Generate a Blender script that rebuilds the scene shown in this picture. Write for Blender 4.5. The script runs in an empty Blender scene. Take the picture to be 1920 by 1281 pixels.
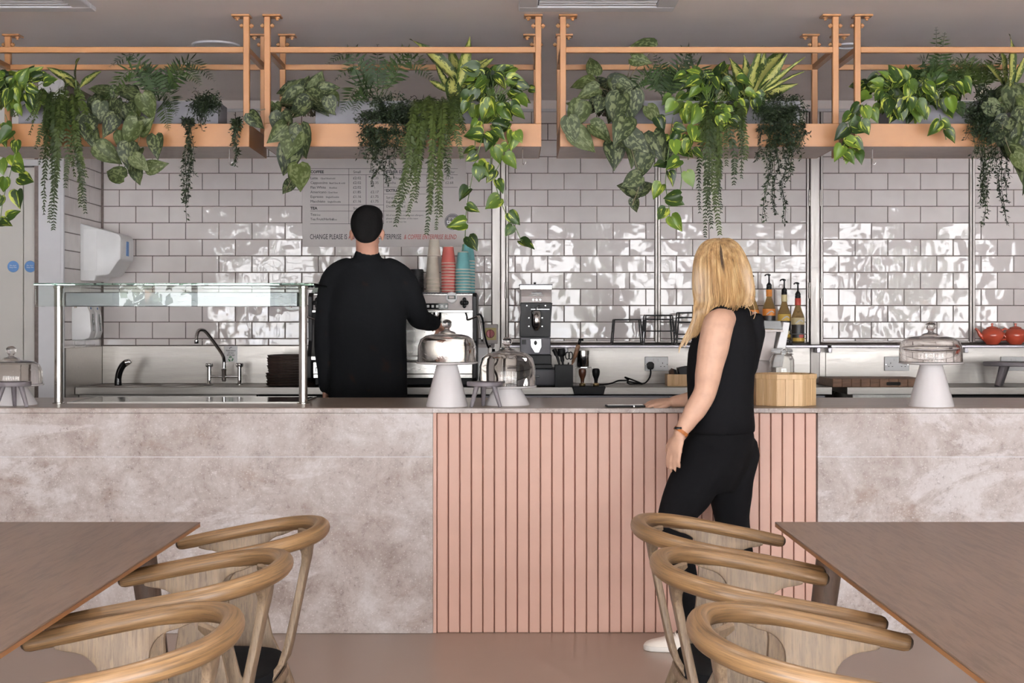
import bpy, bmesh, math, random
from mathutils import Vector, Matrix, noise
random.seed(7)
R = random.uniform
PI = math.pi
sc = bpy.context.scene
C = sc.collection

# ---------------------------------------------------------------- camera
F = 2650.0            # focal length in pixels of the 1920x1281 frame (50 mm)
CX, CY, EYE = 954.0, 605.0, 1.31
cam_data = bpy.data.cameras.new('camera')
cam_data.sensor_width = 36.0
cam_data.sensor_fit = 'HORIZONTAL'
cam_data.lens = 36.0 * F / 1920.0
cam_data.shift_x = (960.0 - CX) / 1920.0
cam_data.shift_y = (CY - 640.5) / 1920.0
cam_data.clip_start = 0.05
cam = bpy.data.objects.new('camera', cam_data)
cam.location = (0, 0, EYE)
cam.rotation_euler = (PI / 2, 0, 0)
C.objects.link(cam)
sc.camera = cam

def P(px, py, d):
    return Vector(((px - CX) / F * d, d, EYE + (CY - py) / F * d))
def X(px, d): return (px - CX) / F * d
def Z(py, d): return EYE + (CY - py) / F * d

# ---------------------------------------------------------------- sky, windows' daylight, exposure
WORLD_STRENGTH = 11.0
world = bpy.data.worlds.new('sky')
sc.world = world
world.use_nodes = True
_nt = world.node_tree
_bg = _nt.nodes['Background']
_tc = _nt.nodes.new('ShaderNodeTexCoord')
_sx = _nt.nodes.new('ShaderNodeSeparateXYZ')
_rp = _nt.nodes.new('ShaderNodeValToRGB')
_nt.links.new(_tc.outputs['Generated'], _sx.inputs[0])
_nt.links.new(_sx.outputs['Z'], _rp.inputs[0])
_rp.color_ramp.elements[0].position = 0.0
_rp.color_ramp.elements[0].color = (0.975, 0.975, 0.975, 1)
_rp.color_ramp.elements[1].position = 0.6
_rp.color_ramp.elements[1].color = (0.80, 0.88, 1.0, 1)
_nt.links.new(_rp.outputs[0], _bg.inputs['Color'])
_bg.inputs['Strength'].default_value = WORLD_STRENGTH
sc.view_settings.view_transform = 'Standard'
sc.view_settings.look = 'None'
sc.view_settings.gamma = 1.0
sc.view_settings.use_curve_mapping = False
sc.view_settings.exposure = 0.12
sun_d = bpy.data.lights.new('sun', 'SUN'); sun_d.energy = 300.0; sun_d.angle = math.radians(2); sun_d.color = (1.0, .98, .96)
sun = bpy.data.objects.new('sun', sun_d); C.objects.link(sun)
sun.rotation_euler = (math.radians(-42), 0, math.radians(14))      # high behind the building, added so the lit paving bounces light onto the ceiling
ROOM_X0, ROOM_X1, ROOM_Y0, CEIL = -8.2, 8.2, -1.8, 2.66
WIN_SPANS = [(-4.0, -2.35), (-2.2, -0.1), (0.1, 2.5), (2.65, 4.7), (4.85, 6.5)]
WIN_Z0, WIN_Z1 = 0.08, 2.52
for a, b in WIN_SPANS:
    ld = bpy.data.lights.new('window_daylight', 'AREA')
    ld.shape = 'RECTANGLE'; ld.size = b - a; ld.size_y = WIN_Z1 - WIN_Z0
    ld.cycles.is_portal = True
    lo = bpy.data.objects.new('window_daylight', ld)
    lo.location = ((a + b) / 2, ROOM_Y0 - 0.06, (WIN_Z0 + WIN_Z1) / 2)
    lo.rotation_euler = (PI / 2, 0, 0)
    C.objects.link(lo)

# ---------------------------------------------------------------- materials
def lin(c):
    f = lambda v: v / 12.92 if v <= 0.04045 else ((v + 0.055) / 1.055) ** 2.4
    return (f(c[0] / 255.0), f(c[1] / 255.0), f(c[2] / 255.0), 1.0)

def new_mat(name, col=(200, 200, 200), rough=0.5, metal=0.0, spec=0.5):
    m = bpy.data.materials.new(name)
    m.use_nodes = True
    b = m.node_tree.nodes['Principled BSDF']
    b.inputs['Base Color'].default_value = lin(col)
    b.inputs['Roughness'].default_value = rough
    b.inputs['Metallic'].default_value = metal
    b.inputs['Specular IOR Level'].default_value = spec
    return m

class NT:
    """small helper around one material's node tree"""
    def __init__(s, m):
        s.m = m; s.t = m.node_tree; s.b = s.t.nodes['Principled BSDF']
        s.tc = s.t.nodes.new('ShaderNodeTexCoord')
    def link(s, a, b): s.t.links.new(a, b)
    def mapping(s, coord='Object', scale=(1, 1, 1), rot=(0, 0, 0), rnd=False):
        mp = s.t.nodes.new('ShaderNodeMapping')
        mp.inputs['Scale'].default_value = scale
        mp.inputs['Rotation'].default_value = rot
        s.link(s.tc.outputs[coord], mp.inputs['Vector'])
        if rnd:
            oi = s.t.nodes.new('ShaderNodeObjectInfo')
            mu = s.t.nodes.new('ShaderNodeMath'); mu.operation = 'MULTIPLY'; mu.inputs[1].default_value = 37.0
            s.link(oi.outputs['Random'], mu.inputs[0])
            cb = s.t.nodes.new('ShaderNodeCombineXYZ')
            for k in range(3): s.link(mu.outputs[0], cb.inputs[k])
            s.link(cb.outputs[0], mp.inputs['Location'])
        return mp.outputs[0]
    def noise(s, vec, scale=5, detail=4, rough=0.5, dist=0.0):
        n = s.t.nodes.new('ShaderNodeTexNoise')
        n.inputs['Scale'].default_value = scale
        n.inputs['Detail'].default_value = detail
        n.inputs['Roughness'].default_value = rough
        n.inputs['Distortion'].default_value = dist
        if vec is not None: s.link(vec, n.inputs['Vector'])
        return n.outputs['Fac']
    def voronoi(s, vec, scale=5, feature='F1'):
        n = s.t.nodes.new('ShaderNodeTexVoronoi')
        n.feature = feature
        n.inputs['Scale'].default_value = scale
        if vec is not None: s.link(vec, n.inputs['Vector'])
        return n.outputs['Distance']
    def wave(s, vec, scale=5, dist=3, detail=2, dscale=1.0):
        n = s.t.nodes.new('ShaderNodeTexWave')
        n.bands_direction = 'X'
        n.inputs['Scale'].default_value = scale
        n.inputs['Distortion'].default_value = dist
        n.inputs['Detail'].default_value = detail
        n.inputs['Detail Scale'].default_value = dscale
        s.link(vec, n.inputs['Vector'])
        return n.outputs['Fac']
    def ramp(s, fac, stops):
        r = s.t.nodes.new('ShaderNodeValToRGB')
        e = r.color_ramp.elements
        while len(e) < len(stops): e.new(0.5)
        for k, (p, c) in enumerate(stops):
            e[k].position = p
            e[k].color = lin(c) if len(c) == 3 else c
        s.link(fac, r.inputs[0])
        return r.outputs[0]
    def mix(s, fac, a, b, mode='MIX'):
        n = s.t.nodes.new('ShaderNodeMix'); n.data_type = 'RGBA'; n.blend_type = mode
        for sock, v in ((n.inputs[0], fac), (n.inputs[6], a), (n.inputs[7], b)):
            if isinstance(v, (int, float)): sock.default_value = v
            elif isinstance(v, tuple): sock.default_value = lin(v)
            else: s.link(v, sock)
        return n.outputs[2]
    def math(s, op, a, b):
        n = s.t.nodes.new('ShaderNodeMath'); n.operation = op
        for k, v in ((0, a), (1, b)):
            if isinstance(v, (int, float)): n.inputs[k].default_value = v
            else: s.link(v, n.inputs[k])
        return n.outputs[0]
    def color(s, o): s.link(o, s.b.inputs['Base Color'])
    def rough(s, o): s.link(o, s.b.inputs['Roughness'])
    def bump(s, h, strength=0.3, dist=0.01):
        n = s.t.nodes.new('ShaderNodeBump')
        n.inputs['Strength'].default_value = strength
        n.inputs['Distance'].default_value = dist
        s.link(h, n.inputs['Height'])
        s.link(n.outputs[0], s.b.inputs['Normal'])

M = {}
def M_plain(key, col, rough=0.5, metal=0.0, spec=0.5, nz=0.05, scale=14.0):
    """a plain finish with a faint unevenness of tone"""
    m = new_mat(key, col, rough, metal, spec); n = NT(m)
    v = n.mapping('Object')
    f = n.noise(v, scale, 4)
    lo = tuple(max(0, c * (1 - nz)) for c in col); hi = tuple(min(255, c * (1 + nz)) for c in col)
    n.color(n.ramp(f, [(0.3, lo), (0.7, hi)]))
    M[key] = m
    return m

def glass_mat(key, col=(255, 255, 255), rough=0.0, ior=1.45):
    m = new_mat(key, col, rough); b = m.node_tree.nodes['Principled BSDF']
    b.inputs['Transmission Weight'].default_value = 1.0
    b.inputs['IOR'].default_value = ior
    M[key] = m
    return m

# painted metal, plaster, plastics ...
M_plain('peach_metal', (147, 101, 60), 0.42, nz=0.02)
M_plain('peach_board', (207, 167, 150), 0.45, nz=0.02, scale=6)
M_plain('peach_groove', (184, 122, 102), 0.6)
M_plain('ceiling_paint', (246, 238, 235), 0.85, nz=0.02, scale=1.5)
M_plain('wall_paint', (226, 223, 220), 0.7, nz=0.015, scale=2)
M_plain('door_paint', (200, 196, 190), 0.5, nz=0.015, scale=2)
M_plain('frame_white', (216, 215, 218), 0.45, nz=0.01)
M_plain('grout', (92, 82, 77), 0.9, nz=0.12, scale=60)
M_plain('trough_grey', (104, 102, 108), 0.6)
M_plain('underside_grey', (236, 228, 226), 0.7, nz=0.02)
M_plain('white_plastic', (240, 239, 238), 0.3, nz=0.01)
M_plain('white_ceramic', (226, 222, 222), 0.25, nz=0.01)
M_plain('grey_paint_wood', (112, 106, 110), 0.5)
M_plain('black_plastic', (17, 17, 19), 0.45, 0, .25, nz=0.1)
M_plain('black_wire', (26, 26, 28), 0.45, nz=0.1)
M_plain('black_gloss', (16, 16, 18), 0.08, nz=0.1)
M_plain('seat_fabric', (15, 16, 18), 0.95, 0, .15, nz=0.12, scale=300)
M_plain('dark_grey', (88, 87, 93), 0.5)
M_plain('soil_and_shade', (40, 38, 37), 0.8)  # soil colour, and the shade painted into a grip slot
M_plain('chrome', (215, 214, 214), 0.09, 1.0, nz=0.01)
M_plain('brass', (176, 152, 110), 0.35, 1.0)
M_plain('green_vine', (74, 92, 44), 0.6)
M_plain('brown_vine', (86, 78, 56), 0.7)
M_plain('terracotta_glaze', (170, 70, 50), 0.16, nz=0.03)
M_plain('label_red', (176, 62, 48), 0.5)
M_plain('label_orange', (206, 128, 52), 0.5)
M_plain('label_yellow', (206, 170, 76), 0.5)
M_plain('label_cream', (212, 196, 150), 0.5)
M_plain('label_black', (30, 28, 28), 0.4)
M_plain('cup_cream', (206, 196, 180), 0.6)
M_plain('cup_red', (188, 92, 84), 0.6)
M_plain('cup_teal', (98, 154, 156), 0.6)
M_plain('cup_rim', (226, 214, 200), 0.6)
M_plain('sign_blue', (84, 128, 182), 0.5)
M_plain('recycle_green', (60, 150, 84), 0.5)
M_plain('ink', (52, 49, 52), 0.7)
M_plain('ink_red', (172, 74, 68), 0.7)
M_plain('board_grey', (206, 199, 196), 0.6, nz=0.01)
M_plain('badge_dark', (70, 66, 72), 0.5)
M_plain('isolator_yellow', (206, 190, 130), 0.5)
M_plain('isolator_red', (150, 40, 46), 0.4)
M_plain('brown_tray', (54, 40, 34), 0.5, nz=0.2, scale=40)
M_plain('leather_tan', (176, 104, 48), 0.6, nz=0.12, scale=80)
M_plain('skin', (203, 162, 138), 0.55, nz=0.04, scale=25)
M_plain('skin_barista', (204, 152, 128), 0.55, nz=0.04, scale=25)
M_plain('hair_black', (17, 16, 16), 0.85, 0, .12, nz=0.25, scale=120)
M_plain('cloth_black', (16, 16, 18), 0.95, 0, .1, nz=0.1, scale=200)
M_plain('shoe_white', (228, 220, 210), 0.5, nz=0.02)
M_plain('shoe_sole', (222, 218, 212), 0.6, nz=0.02)
M_plain('till_beige', (206, 196, 192), 0.45)
M_plain('screen_black', (20, 24, 24), 0.12)
M_plain('eye_white', (230, 226, 222), 0.2)
M_plain('lip', (178, 112, 104), 0.5)
M_plain('paving_grey', (190, 190, 192), 0.9)
M_plain('garden_leaf', (44, 50, 40), 0.7)
glass_mat('clear_glass', (250, 250, 248), 0.0, 1.45)
glass_mat('smoke_glass', (247, 243, 240), 0.0, 1.42)
glass_mat('green_glass', (190, 225, 212), 0.0, 1.5)
glass_mat('pane_glass', (240, 248, 244), 0.0, 1.36)

def M_steel(key, col, rough, stretch):
    m = new_mat(key, col, rough, 1.0); n = NT(m)
    v = n.mapping('Object', stretch)
    f = n.noise(v, 6, 6, 0.7)
    n.color(n.ramp(f, [(0.3, tuple(c * 0.86 for c in col)), (0.7, col)]))
    n.rough(n.ramp(f, [(0.3, (rough * 0.8,) * 3 + (1,)), (0.7, (rough * 1.25,) * 3 + (1,))]))
    n.bump(f, 0.06, 0.002)
    M[key] = m
M_steel('brushed_steel', (168, 163, 158), 0.34, (0.6, 8, 8))
M_steel('frame_steel', (184, 179, 174), 0.46, (8, 8, 0.6))
M_steel('post_steel', (205, 201, 194), 0.2, (8, 8, 0.4))
M_steel('machine_steel', (196, 193, 188), 0.24, (1, 1, 4))
M_steel('shelf_steel', (120, 117, 120), 0.3, (0.5, 6, 6))

def M_tile():
    m = new_mat('glazed_tile', (214, 208, 205), 0.035, 0, 0.6); n = NT(m)
    v = n.mapping('Object', rnd=True)
    f = n.noise(v, 7, 2, 0.5)
    n.color(n.ramp(f, [(0.25, (224, 216, 213)), (0.75, (236, 229, 226))]))
    n.bump(n.noise(v, 11, 1, 0.4), 0.42, 0.006)
    M['glazed_tile'] = m
M_tile()

def M_stone():
    m = new_mat('travertine', (181, 172, 167), 0.45, 0, 0.4); n = NT(m)
    v = n.mapping('Object')
    big = n.noise(v, 1.6, 10, 0.70, 0.6)
    mid = n.noise(v, 4.6, 12, 0.78, 0.3)
    fine = n.noise(v, 48, 8, 0.8)
    speck = n.voronoi(v, 90)
    c = n.ramp(big, [(0.36, (143, 127, 119)), (0.46, (169, 156, 150)), (0.54, (188, 178, 174)), (0.64, (204, 197, 195))])
    c = n.mix(.55, c, n.ramp(mid, [(0.36, (131, 115, 107)), (0.46, (173, 160, 154)), (0.54, (192, 184, 180)), (0.64, (221, 216, 216))]))
    veil = n.noise(n.mapping('Object', (0.8, 1, 1.7), (0, 0.5, 0)), 1.7, 12, 0.72, 0.8)
    c = n.mix(n.math('MULTIPLY', n.ramp(veil, [(0.55, (0, 0, 0, 1)), (0.60, (1, 1, 1, 1))]), 0.55), c, (217, 212, 212))
    brown = n.noise(n.mapping('Object', (1, 1, 1.3), (0, -.5, 0)), 2.1, 10, 0.72, 0.8)
    c = n.mix(n.math('MULTIPLY', n.ramp(brown, [(0.56, (0, 0, 0, 1)), (0.66, (1, 1, 1, 1))]), 0.5), c, (148, 122, 104))
    dust = n.math('MULTIPLY', n.ramp(fine, [(0.38, (1, 1, 1, 1)), (0.46, (0, 0, 0, 1))]), n.ramp(mid, [(0.38, (.9, .9, .9, 1)), (0.54, (.2, .2, .2, 1))]))
    c = n.mix(dust, c, (112, 97, 90))
    c = n.mix(n.math('MULTIPLY', n.ramp(speck, [(0.14, (1, 1, 1, 1)), (0.30, (0, 0, 0, 1))]), n.ramp(fine, [(0.45, (0, 0, 0, 1)), (0.55, (.5, .5, .5, 1))])), c, (229, 225, 224))
    n.color(c)
    n.bump(fine, 0.12, 0.002)
    M['travertine'] = m
M_stone()

def M_floor():
    m = new_mat('polished_floor', (150, 124, 108), 0.28, 0, 0.5); n = NT(m)
    v = n.mapping('Object')
    f = n.noise(v, 1.3, 6, 0.6, 0.5); g = n.noise(v, 45, 3, 0.6)
    c = n.ramp(f, [(0.3, (150, 130, 116)), (0.7, (160, 141, 127))])
    n.color(c)
    n.rough(n.ramp(f, [(0.3, (0.28, 0.28, 0.28, 1)), (0.7, (0.32, 0.32, 0.32, 1))]))
    M['polished_floor'] = m
M_floor()

def M_wood(key, dark, mid, light, coord='Object', scale=(30, 2.0, 30), rough=0.5, dist=0.5, streak=0.5, rnd=True, bump=0.1):
    """grain runs along local y (or along v of the uv map)"""
    m = new_mat(key, mid, rough); n = NT(m)
    v = n.mapping(coord, scale, rnd=rnd)
    a = n.noise(v, 1.0, 6, 0.65, dist)
    b = n.noise(n.mapping(coord, tuple(q * 3.3 for q in scale), rnd=rnd), 1.0, 4, 0.7)
    big = n.noise(n.mapping(coord, tuple(q * 0.22 for q in scale), rnd=rnd), 1.0, 3, 0.5)
    c = n.ramp(a, [(0.28, dark), (0.48, mid), (0.72, light)])
    c = n.mix(n.math('MULTIPLY', n.ramp(b, [(0.36, (1, 1, 1, 1)), (0.5, (0, 0, 0, 1))]), streak), c, dark)
    c = n.mix(0.35, c, n.ramp(big, [(0.35, mid), (0.65, light)]))
    n.color(c)
    n.bump(b, bump, 0.002)
    M[key] = m
M_wood('oak_rail', (40, 29, 20), (112, 84, 54), (152, 120, 82), 'UV', (11, 2.2, 1), 0.38, 1.4, 1.0)
M_wood('oak_plank', (66, 52, 40), (116, 97, 77), (146, 126, 102), 'Object', (75, 75, 5.0), 0.5, 0.4, 0.9)
M_wood('table_oak', (64, 49, 40), (106, 85, 73), (122, 100, 87), 'Object', (24, 2.0, 24), 0.34, 2.6, 0.9, rnd=True, bump=0.06)
M_wood('table_edge', (96, 62, 36), (140, 94, 56), (160, 112, 70), 'Object', (22, 1.6, 22), 0.45)
M_plain('end_grain', (58, 46, 36), .6, nz=.2, scale=200)
M_wood('dark_leg', (52, 40, 32), (82, 64, 52), (98, 78, 64), 'Object', (50, 50, 4), 0.5)
M_wood('pale_wood', (170, 130, 86), (208, 172, 126), (228, 198, 154), 'Object', (60, 60, 2.5), 0.5, streak=0.3)
M_wood('board_wood', (70, 48, 34), (122, 88, 64), (150, 112, 84), 'Object', (6, 50, 50), 0.5)
M_wood('worktop', (126, 108, 96), (150, 132, 118), (164, 148, 136), 'Object', (2.0, 16, 16), 0.32, streak=0.25, bump=0.02)
M_wood('tamper_wood', (50, 26, 16), (84, 46, 28), (104, 60, 38), 'Object', (40, 40, 6), 0.3)

# ---------------------------------------------------------------- mesh helpers
class MB:
    """collects shapes into one mesh (with a uv map), then links them as ONE object"""
    def __init__(s):
        s.v = []; s.f = []; s.mi = []; s.uv = []
    def add(s, verts, faces, mi=0, uvs=None):
        o = len(s.v)
        s.v += [tuple(q) for q in verts]
        for k, f in enumerate(faces):
            s.f.append(tuple(i + o for i in f)); s.mi.append(mi)
            s.uv.append(uvs[k] if uvs else [(0.0, 0.0)] * len(f))
        return s
    def bm(s, b, mi=0, mat=None):
        if mat is not None: bmesh.ops.transform(b, matrix=mat, verts=b.verts)
        b.verts.index_update()
        s.add([v.co[:] for v in b.verts], [[v.index for v in f.verts] for f in b.faces], mi)
        b.free(); return s
    def box(s, c, size, bev=0.0, mi=0, mat=None, seg=1):
        b = bmesh.new()
        bmesh.ops.create_cube(b, size=1.0)
        bmesh.ops.scale(b, vec=size, verts=b.verts)
        if bev: bmesh.ops.bevel(b, geom=b.edges[:], offset=bev, segments=seg, affect='EDGES', profile=0.5)
        bmesh.ops.translate(b, vec=c, verts=b.verts)
        return s.bm(b, mi, mat)
    def bx(s, lo, hi, bev=0.0, mi=0, mat=None, seg=1):
        return s.box([(lo[k] + hi[k]) / 2 for k in range(3)], [abs(hi[k] - lo[k]) for k in range(3)], bev, mi, mat, seg)
    def lathe(s, prof, c=(0, 0, 0), n=24, mi=0, axis='Z', a0=0.0, sx=1.0, sy=1.0):
        """prof: list of (r, h). closed where r == 0"""
        vs = []; idx = []
        for r, h in prof:
            if r <= 1e-6:
                idx.append([len(vs)] * n); vs.append((0, 0, h))
            else:
                idx.append(list(range(len(vs), len(vs) + n)))
                for k in range(n):
                    a = a0 + 2 * PI * k / n
                    vs.append((r * math.cos(a) * sx, r * math.sin(a) * sy, h))
        fs = []
        for j in range(len(prof) - 1):
            A, B = idx[j], idx[j + 1]
            for k in range(n):
                q = [A[k], A[(k + 1) % n], B[(k + 1) % n], B[k]]
                u = []
                for i in q:
                    if i not in u: u.append(i)
                if len(u) >= 3: fs.append(u)
        if axis == 'Y': vs = [(x, -z, y) for x, y, z in vs]      # profile height runs along -y (towards the camera)
        elif axis == 'X': vs = [(z, y, -x) for x, y, z in vs]
        vs = [(x + c[0], y + c[1], z + c[2]) for x, y, z in vs]
        return s.add(vs, fs, mi)
    def tube(s, pts, r, n=8, mi=0, closed=False, caps=True, flat=1.0, up=None, round_ends=False):
        """sweep a (possibly flattened) circle along pts; r a number or a list"""
        pts = [Vector(p) for p in pts]
        m = len(pts)
        rs = [r] * m if isinstance(r, (int, float)) else list(r)
        if round_ends and not closed:
            t0 = (pts[0] - pts[1]).normalized(); t1 = (pts[-1] - pts[-2]).normalized()
            ra, rb = rs[0], rs[-1]
            pre = [(pts[0] + t0 * ra * math.sin(a), ra * max(0.05, math.cos(a))) for a in (PI / 2 * 0.96, PI / 3, PI / 6)]
            post = [(pts[-1] + t1 * rb * math.sin(a), rb * max(0.05, math.cos(a))) for a in (PI / 6, PI / 3, PI / 2 * 0.96)]
            pts = [p for p, _ in pre] + pts + [p for p, _ in post]
            rs = [q for _, q in pre] + rs + [q for _, q in post]
            m = len(pts)
        tang = []
        for k in range(m):
            if closed: t = pts[(k + 1) % m] - pts[k - 1]
            else: t = pts[min(k + 1, m - 1)] - pts[max(k - 1, 0)]
            tang.append(t.normalized() if t.length > 1e-9 else Vector((0, 0, 1)))
        ref = Vector(up) if up is not None else (Vector((0, 0, 1)) if abs(tang[0].z) < 0.9 else Vector((0, 1, 0)))
        nrm = (ref - tang[0] * ref.dot(tang[0])).normalized()
        rings = []; vs = []; L = 0.0; ls = []
        for k in range(m):
            if k: L += (pts[k] - pts[k - 1]).length
            ls.append(L)
            if up is not None:
                q = Vector(up); nn = q - tang[k] * q.dot(tang[k])
                if nn.length > 1e-5: nrm = nn.normalized()
            else:
                nn = nrm - tang[k] * nrm.dot(tang[k])
                if nn.length > 1e-6: nrm = nn.normalized()
            bi = tang[k].cross(nrm)
            rings.append(list(range(len(vs), len(vs) + n)))
            for j in range(n):
                a = 2 * PI * j / n
                vs.append(pts[k] + nrm * (rs[k] * math.cos(a)) + bi * (rs[k] * flat * math.sin(a)))
        fs = []; uvs = []
        for k in range(m if closed else m - 1):
            A, B = rings[k], rings[(k + 1) % m]
            l0 = ls[k]; l1 = ls[k + 1] if k + 1 < m else L + (pts[0] - pts[-1]).length
            for j in range(n):
                fs.append((A[j], A[(j + 1) % n], B[(j + 1) % n], B[j]))
                u0, u1 = j / n, (j + 1) / n
                uvs.append([(u0, l0), (u1, l0), (u1, l1), (u0, l1)])
        if caps and not closed:
            fs.append(tuple(reversed(rings[0]))); uvs.append([(0.5, 0)] * n)
            fs.append(tuple(rings[-1])); uvs.append([(0.5, L)] * n)
        return s.add(vs, fs, mi, uvs)
    def prism(s, poly, h0, h1, plane='XZ', mi=0, bev=0.0):
        """extrude a 2-d outline: plane XZ along y, XY along z, YZ along x"""
        b = bmesh.new()
        def at(p, h):
            return {'XZ': (p[0], h, p[1]), 'XY': (p[0], p[1], h), 'YZ': (h, p[0], p[1])}[plane]
        lo = [b.verts.new(at(p, h0)) for p in poly]; hi = [b.verts.new(at(p, h1)) for p in poly]
        n = len(poly)
        b.faces.new(lo); b.faces.new(list(reversed(hi)))
        for k in range(n): b.faces.new((lo[k], hi[k], hi[(k + 1) % n], lo[(k + 1) % n]))
        bmesh.ops.recalc_face_normals(b, faces=b.faces[:])
        if bev: bmesh.ops.bevel(b, geom=b.edges[:], offset=bev, segments=2, affect='EDGES', profile=0.5)
        return s.bm(b, mi)
    def ball(s, c, r, n=12, mi=0, sc3=(1, 1, 1), mat=None):
        b = bmesh.new()
        bmesh.ops.create_uvsphere(b, u_segments=n, v_segments=max(6, n * 2 // 3), radius=r)
        bmesh.ops.scale(b, vec=sc3, verts=b.verts)
        if mat is not None: bmesh.ops.transform(b, matrix=mat, verts=b.verts)
        bmesh.ops.translate(b, vec=c, verts=b.verts)
        return s.bm(b, mi)
    def mesh(s, name, mats=None, smooth=None):
        me = bpy.data.meshes.new(name)
        me.from_pydata(s.v, [], s.f)
        uv = me.uv_layers.new(name='uv')
        flat = [c for u in s.uv for q in u for c in q]
        if len(flat) == 2 * len(uv.data): uv.data.foreach_set('uv', flat)
        if any(s.mi): me.polygons.foreach_set('material_index', s.mi)
        for m in (mats if isinstance(mats, (list, tuple)) else [mats]):
            if m: me.materials.append(M[m] if isinstance(m, str) else m)
        if smooth:
            me.polygons.foreach_set('use_smooth', [True] * len(me.polygons))
            if smooth is not True: me.set_sharp_from_angle(angle=math.radians(smooth))
        me.update()
        return me
    def build(s, name, mats, parent=None, smooth=None, label=None, kind=None):
        o = bpy.data.objects.new(name, s.mesh(name, mats, smooth))
        C.objects.link(o)
        if parent is not None: o.parent = parent
        if label: o['label'] = label
        if kind: o['kind'] = kind
        return o

def tag(o, label=None, cat=None, group=None, kind=None):
    if label: o['label'] = label
    if cat: o['category'] = cat
    if group: o['group'] = group
    if kind: o['kind'] = kind
    return o
def thing(name, label, cat, loc=(0, 0, 0), rotz=0.0, group=None, kind=None):
    o = bpy.data.objects.new(name, None)
    o.empty_display_size = 0.05
    o.location = loc; o.rotation_euler = (0, 0, rotz)
    C.objects.link(o)
    return tag(o, label, cat, group, kind)
def inst(name, me, parent=None, loc=None, mat=None):
    o = bpy.data.objects.new(name, me); C.objects.link(o)
    if parent is not None: o.parent = parent
    if mat is not None: o.matrix_local = mat
    elif loc is not None: o.location = loc
    return o
def dup(src, loc, rotz=0.0, label=None, group=None):
    def cp(o, par):
        c = o.copy(); C.objects.link(c)
        if par is not None: c.parent = par
        for k in KIDS.get(o.name, []): cp(k, c)
        return c
    KIDS = {}
    def walk(o):
        KIDS[o.name] = list(o.children)
        for k in o.children: walk(k)
    walk(src)
    r = cp(src, None); r.location = loc; r.rotation_euler = (0, 0, rotz)
    if label: r['label'] = label
    if group: r['group'] = group
    return r
def smooth_path(pts, sub=6, closed=False):
    """Catmull-Rom through pts"""
    pts = [Vector(p) for p in pts]; n = len(pts); out = []
    for k in range(n if closed else n - 1):
        if closed: p0, p1, p2, p3 = pts[k - 1], pts[k], pts[(k + 1) % n], pts[(k + 2) % n]
        else: p0, p1, p2, p3 = pts[max(k - 1, 0)], pts[k], pts[k + 1], pts[min(k + 2, n - 1)]
        for j in range(sub):
            t = j / sub
            out.append(0.5 * ((2 * p1) + (p2 - p0) * t + (2 * p0 - 5 * p1 + 4 * p2 - p3) * t * t + (3 * p1 - p0 - 3 * p2 + p3) * t ** 3))
    if not closed: out.append(pts[-1])
    return out
def text_mesh(s, size, mat, name='lettering', parent=None, loc=(0, 0, 0), rot=(PI / 2, 0, 0), sx=1.0, bold=0.0, align='LEFT', shear=0.0, depth=0.0008):
    cu = bpy.data.curves.new(name, 'FONT')
    cu.body = s; cu.size = size; cu.align_x = align; cu.offset = bold; cu.shear = shear; cu.extrude = depth
    cu.resolution_u = 2
    t = bpy.data.objects.new(name, cu); C.objects.link(t)
    dg = bpy.context.evaluated_depsgraph_get()
    me = bpy.data.meshes.new_from_object(t.evaluated_get(dg))
    bpy.data.objects.remove(t)
    me.materials.clear(); me.materials.append(M[mat])
    o = bpy.data.objects.new(name, me); C.objects.link(o)
    o.location = loc; o.rotation_euler = rot; o.scale = (sx, 1, 1)
    if parent is not None: o.parent = parent
    return o
# ================================================================ the setting
YW = 8.6                     # face of the tiles on the back wall
def wx(px): return X(px, YW)
def wz(py): return Z(py, YW)
XR = wx(190)                 # return wall on the left
YD = 7.86                    # door wall on the left

MB().bx((ROOM_X0, ROOM_Y0 - .2, -0.1), (ROOM_X1, 9.0, 0)).build('floor', 'polished_floor', kind='structure')
MB().bx((ROOM_X0, ROOM_Y0 - .2, CEIL), (ROOM_X1, 9.0, CEIL + 0.1)).build('ceiling', 'ceiling_paint', kind='structure')
MB().bx((ROOM_X0 - .15, ROOM_Y0 - .2, 0), (ROOM_X0, 9.0, CEIL)).build('wall_left', 'wall_paint', kind='structure')
MB().bx((ROOM_X0, 8.9, 0), (XR - .04, 9.0, CEIL)).build('wall_sun_stop', 'wall_paint', kind='structure')  # unseen wall, added to stop sunlight leaking in behind the doors
MB().bx((ROOM_X1, ROOM_Y0 - .2, 0), (ROOM_X1 + .15, 9.0, CEIL)).build('wall_right', 'wall_paint', kind='structure')
# window wall behind the viewer
wf = MB()
edges = [ROOM_X0] + [q for s in WIN_SPANS for q in s] + [ROOM_X1]
for k in range(0, len(edges), 2):
    wf.bx((edges[k], ROOM_Y0 - .15, WIN_Z0), (edges[k + 1], ROOM_Y0, WIN_Z1))
wf.bx((ROOM_X0, ROOM_Y0 - .15, 0), (ROOM_X1, ROOM_Y0, WIN_Z0))
wf.bx((ROOM_X0, ROOM_Y0 - .15, WIN_Z1), (ROOM_X1, ROOM_Y0, CEIL))
wf.build('wall_front', 'wall_paint', kind='structure')
for k, (a, b) in enumerate(WIN_SPANS):
    w = thing('window_%d' % (k + 1), None, None, ((a + b) / 2, ROOM_Y0 - .08, WIN_Z0), kind='structure')
    h = (b - a) / 2; H = WIN_Z1 - WIN_Z0; m = MB()
    for x in (-h + .03, 0, h - .03): m.bx((x - .025, -.03, 0), (x + .025, .03, H))
    for z in (.03, 1.9, H - .03): m.bx((-h, -.03, z - .025), (h, .03, z + .025))
    m.build('window_frame', 'dark_grey', w)

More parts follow.
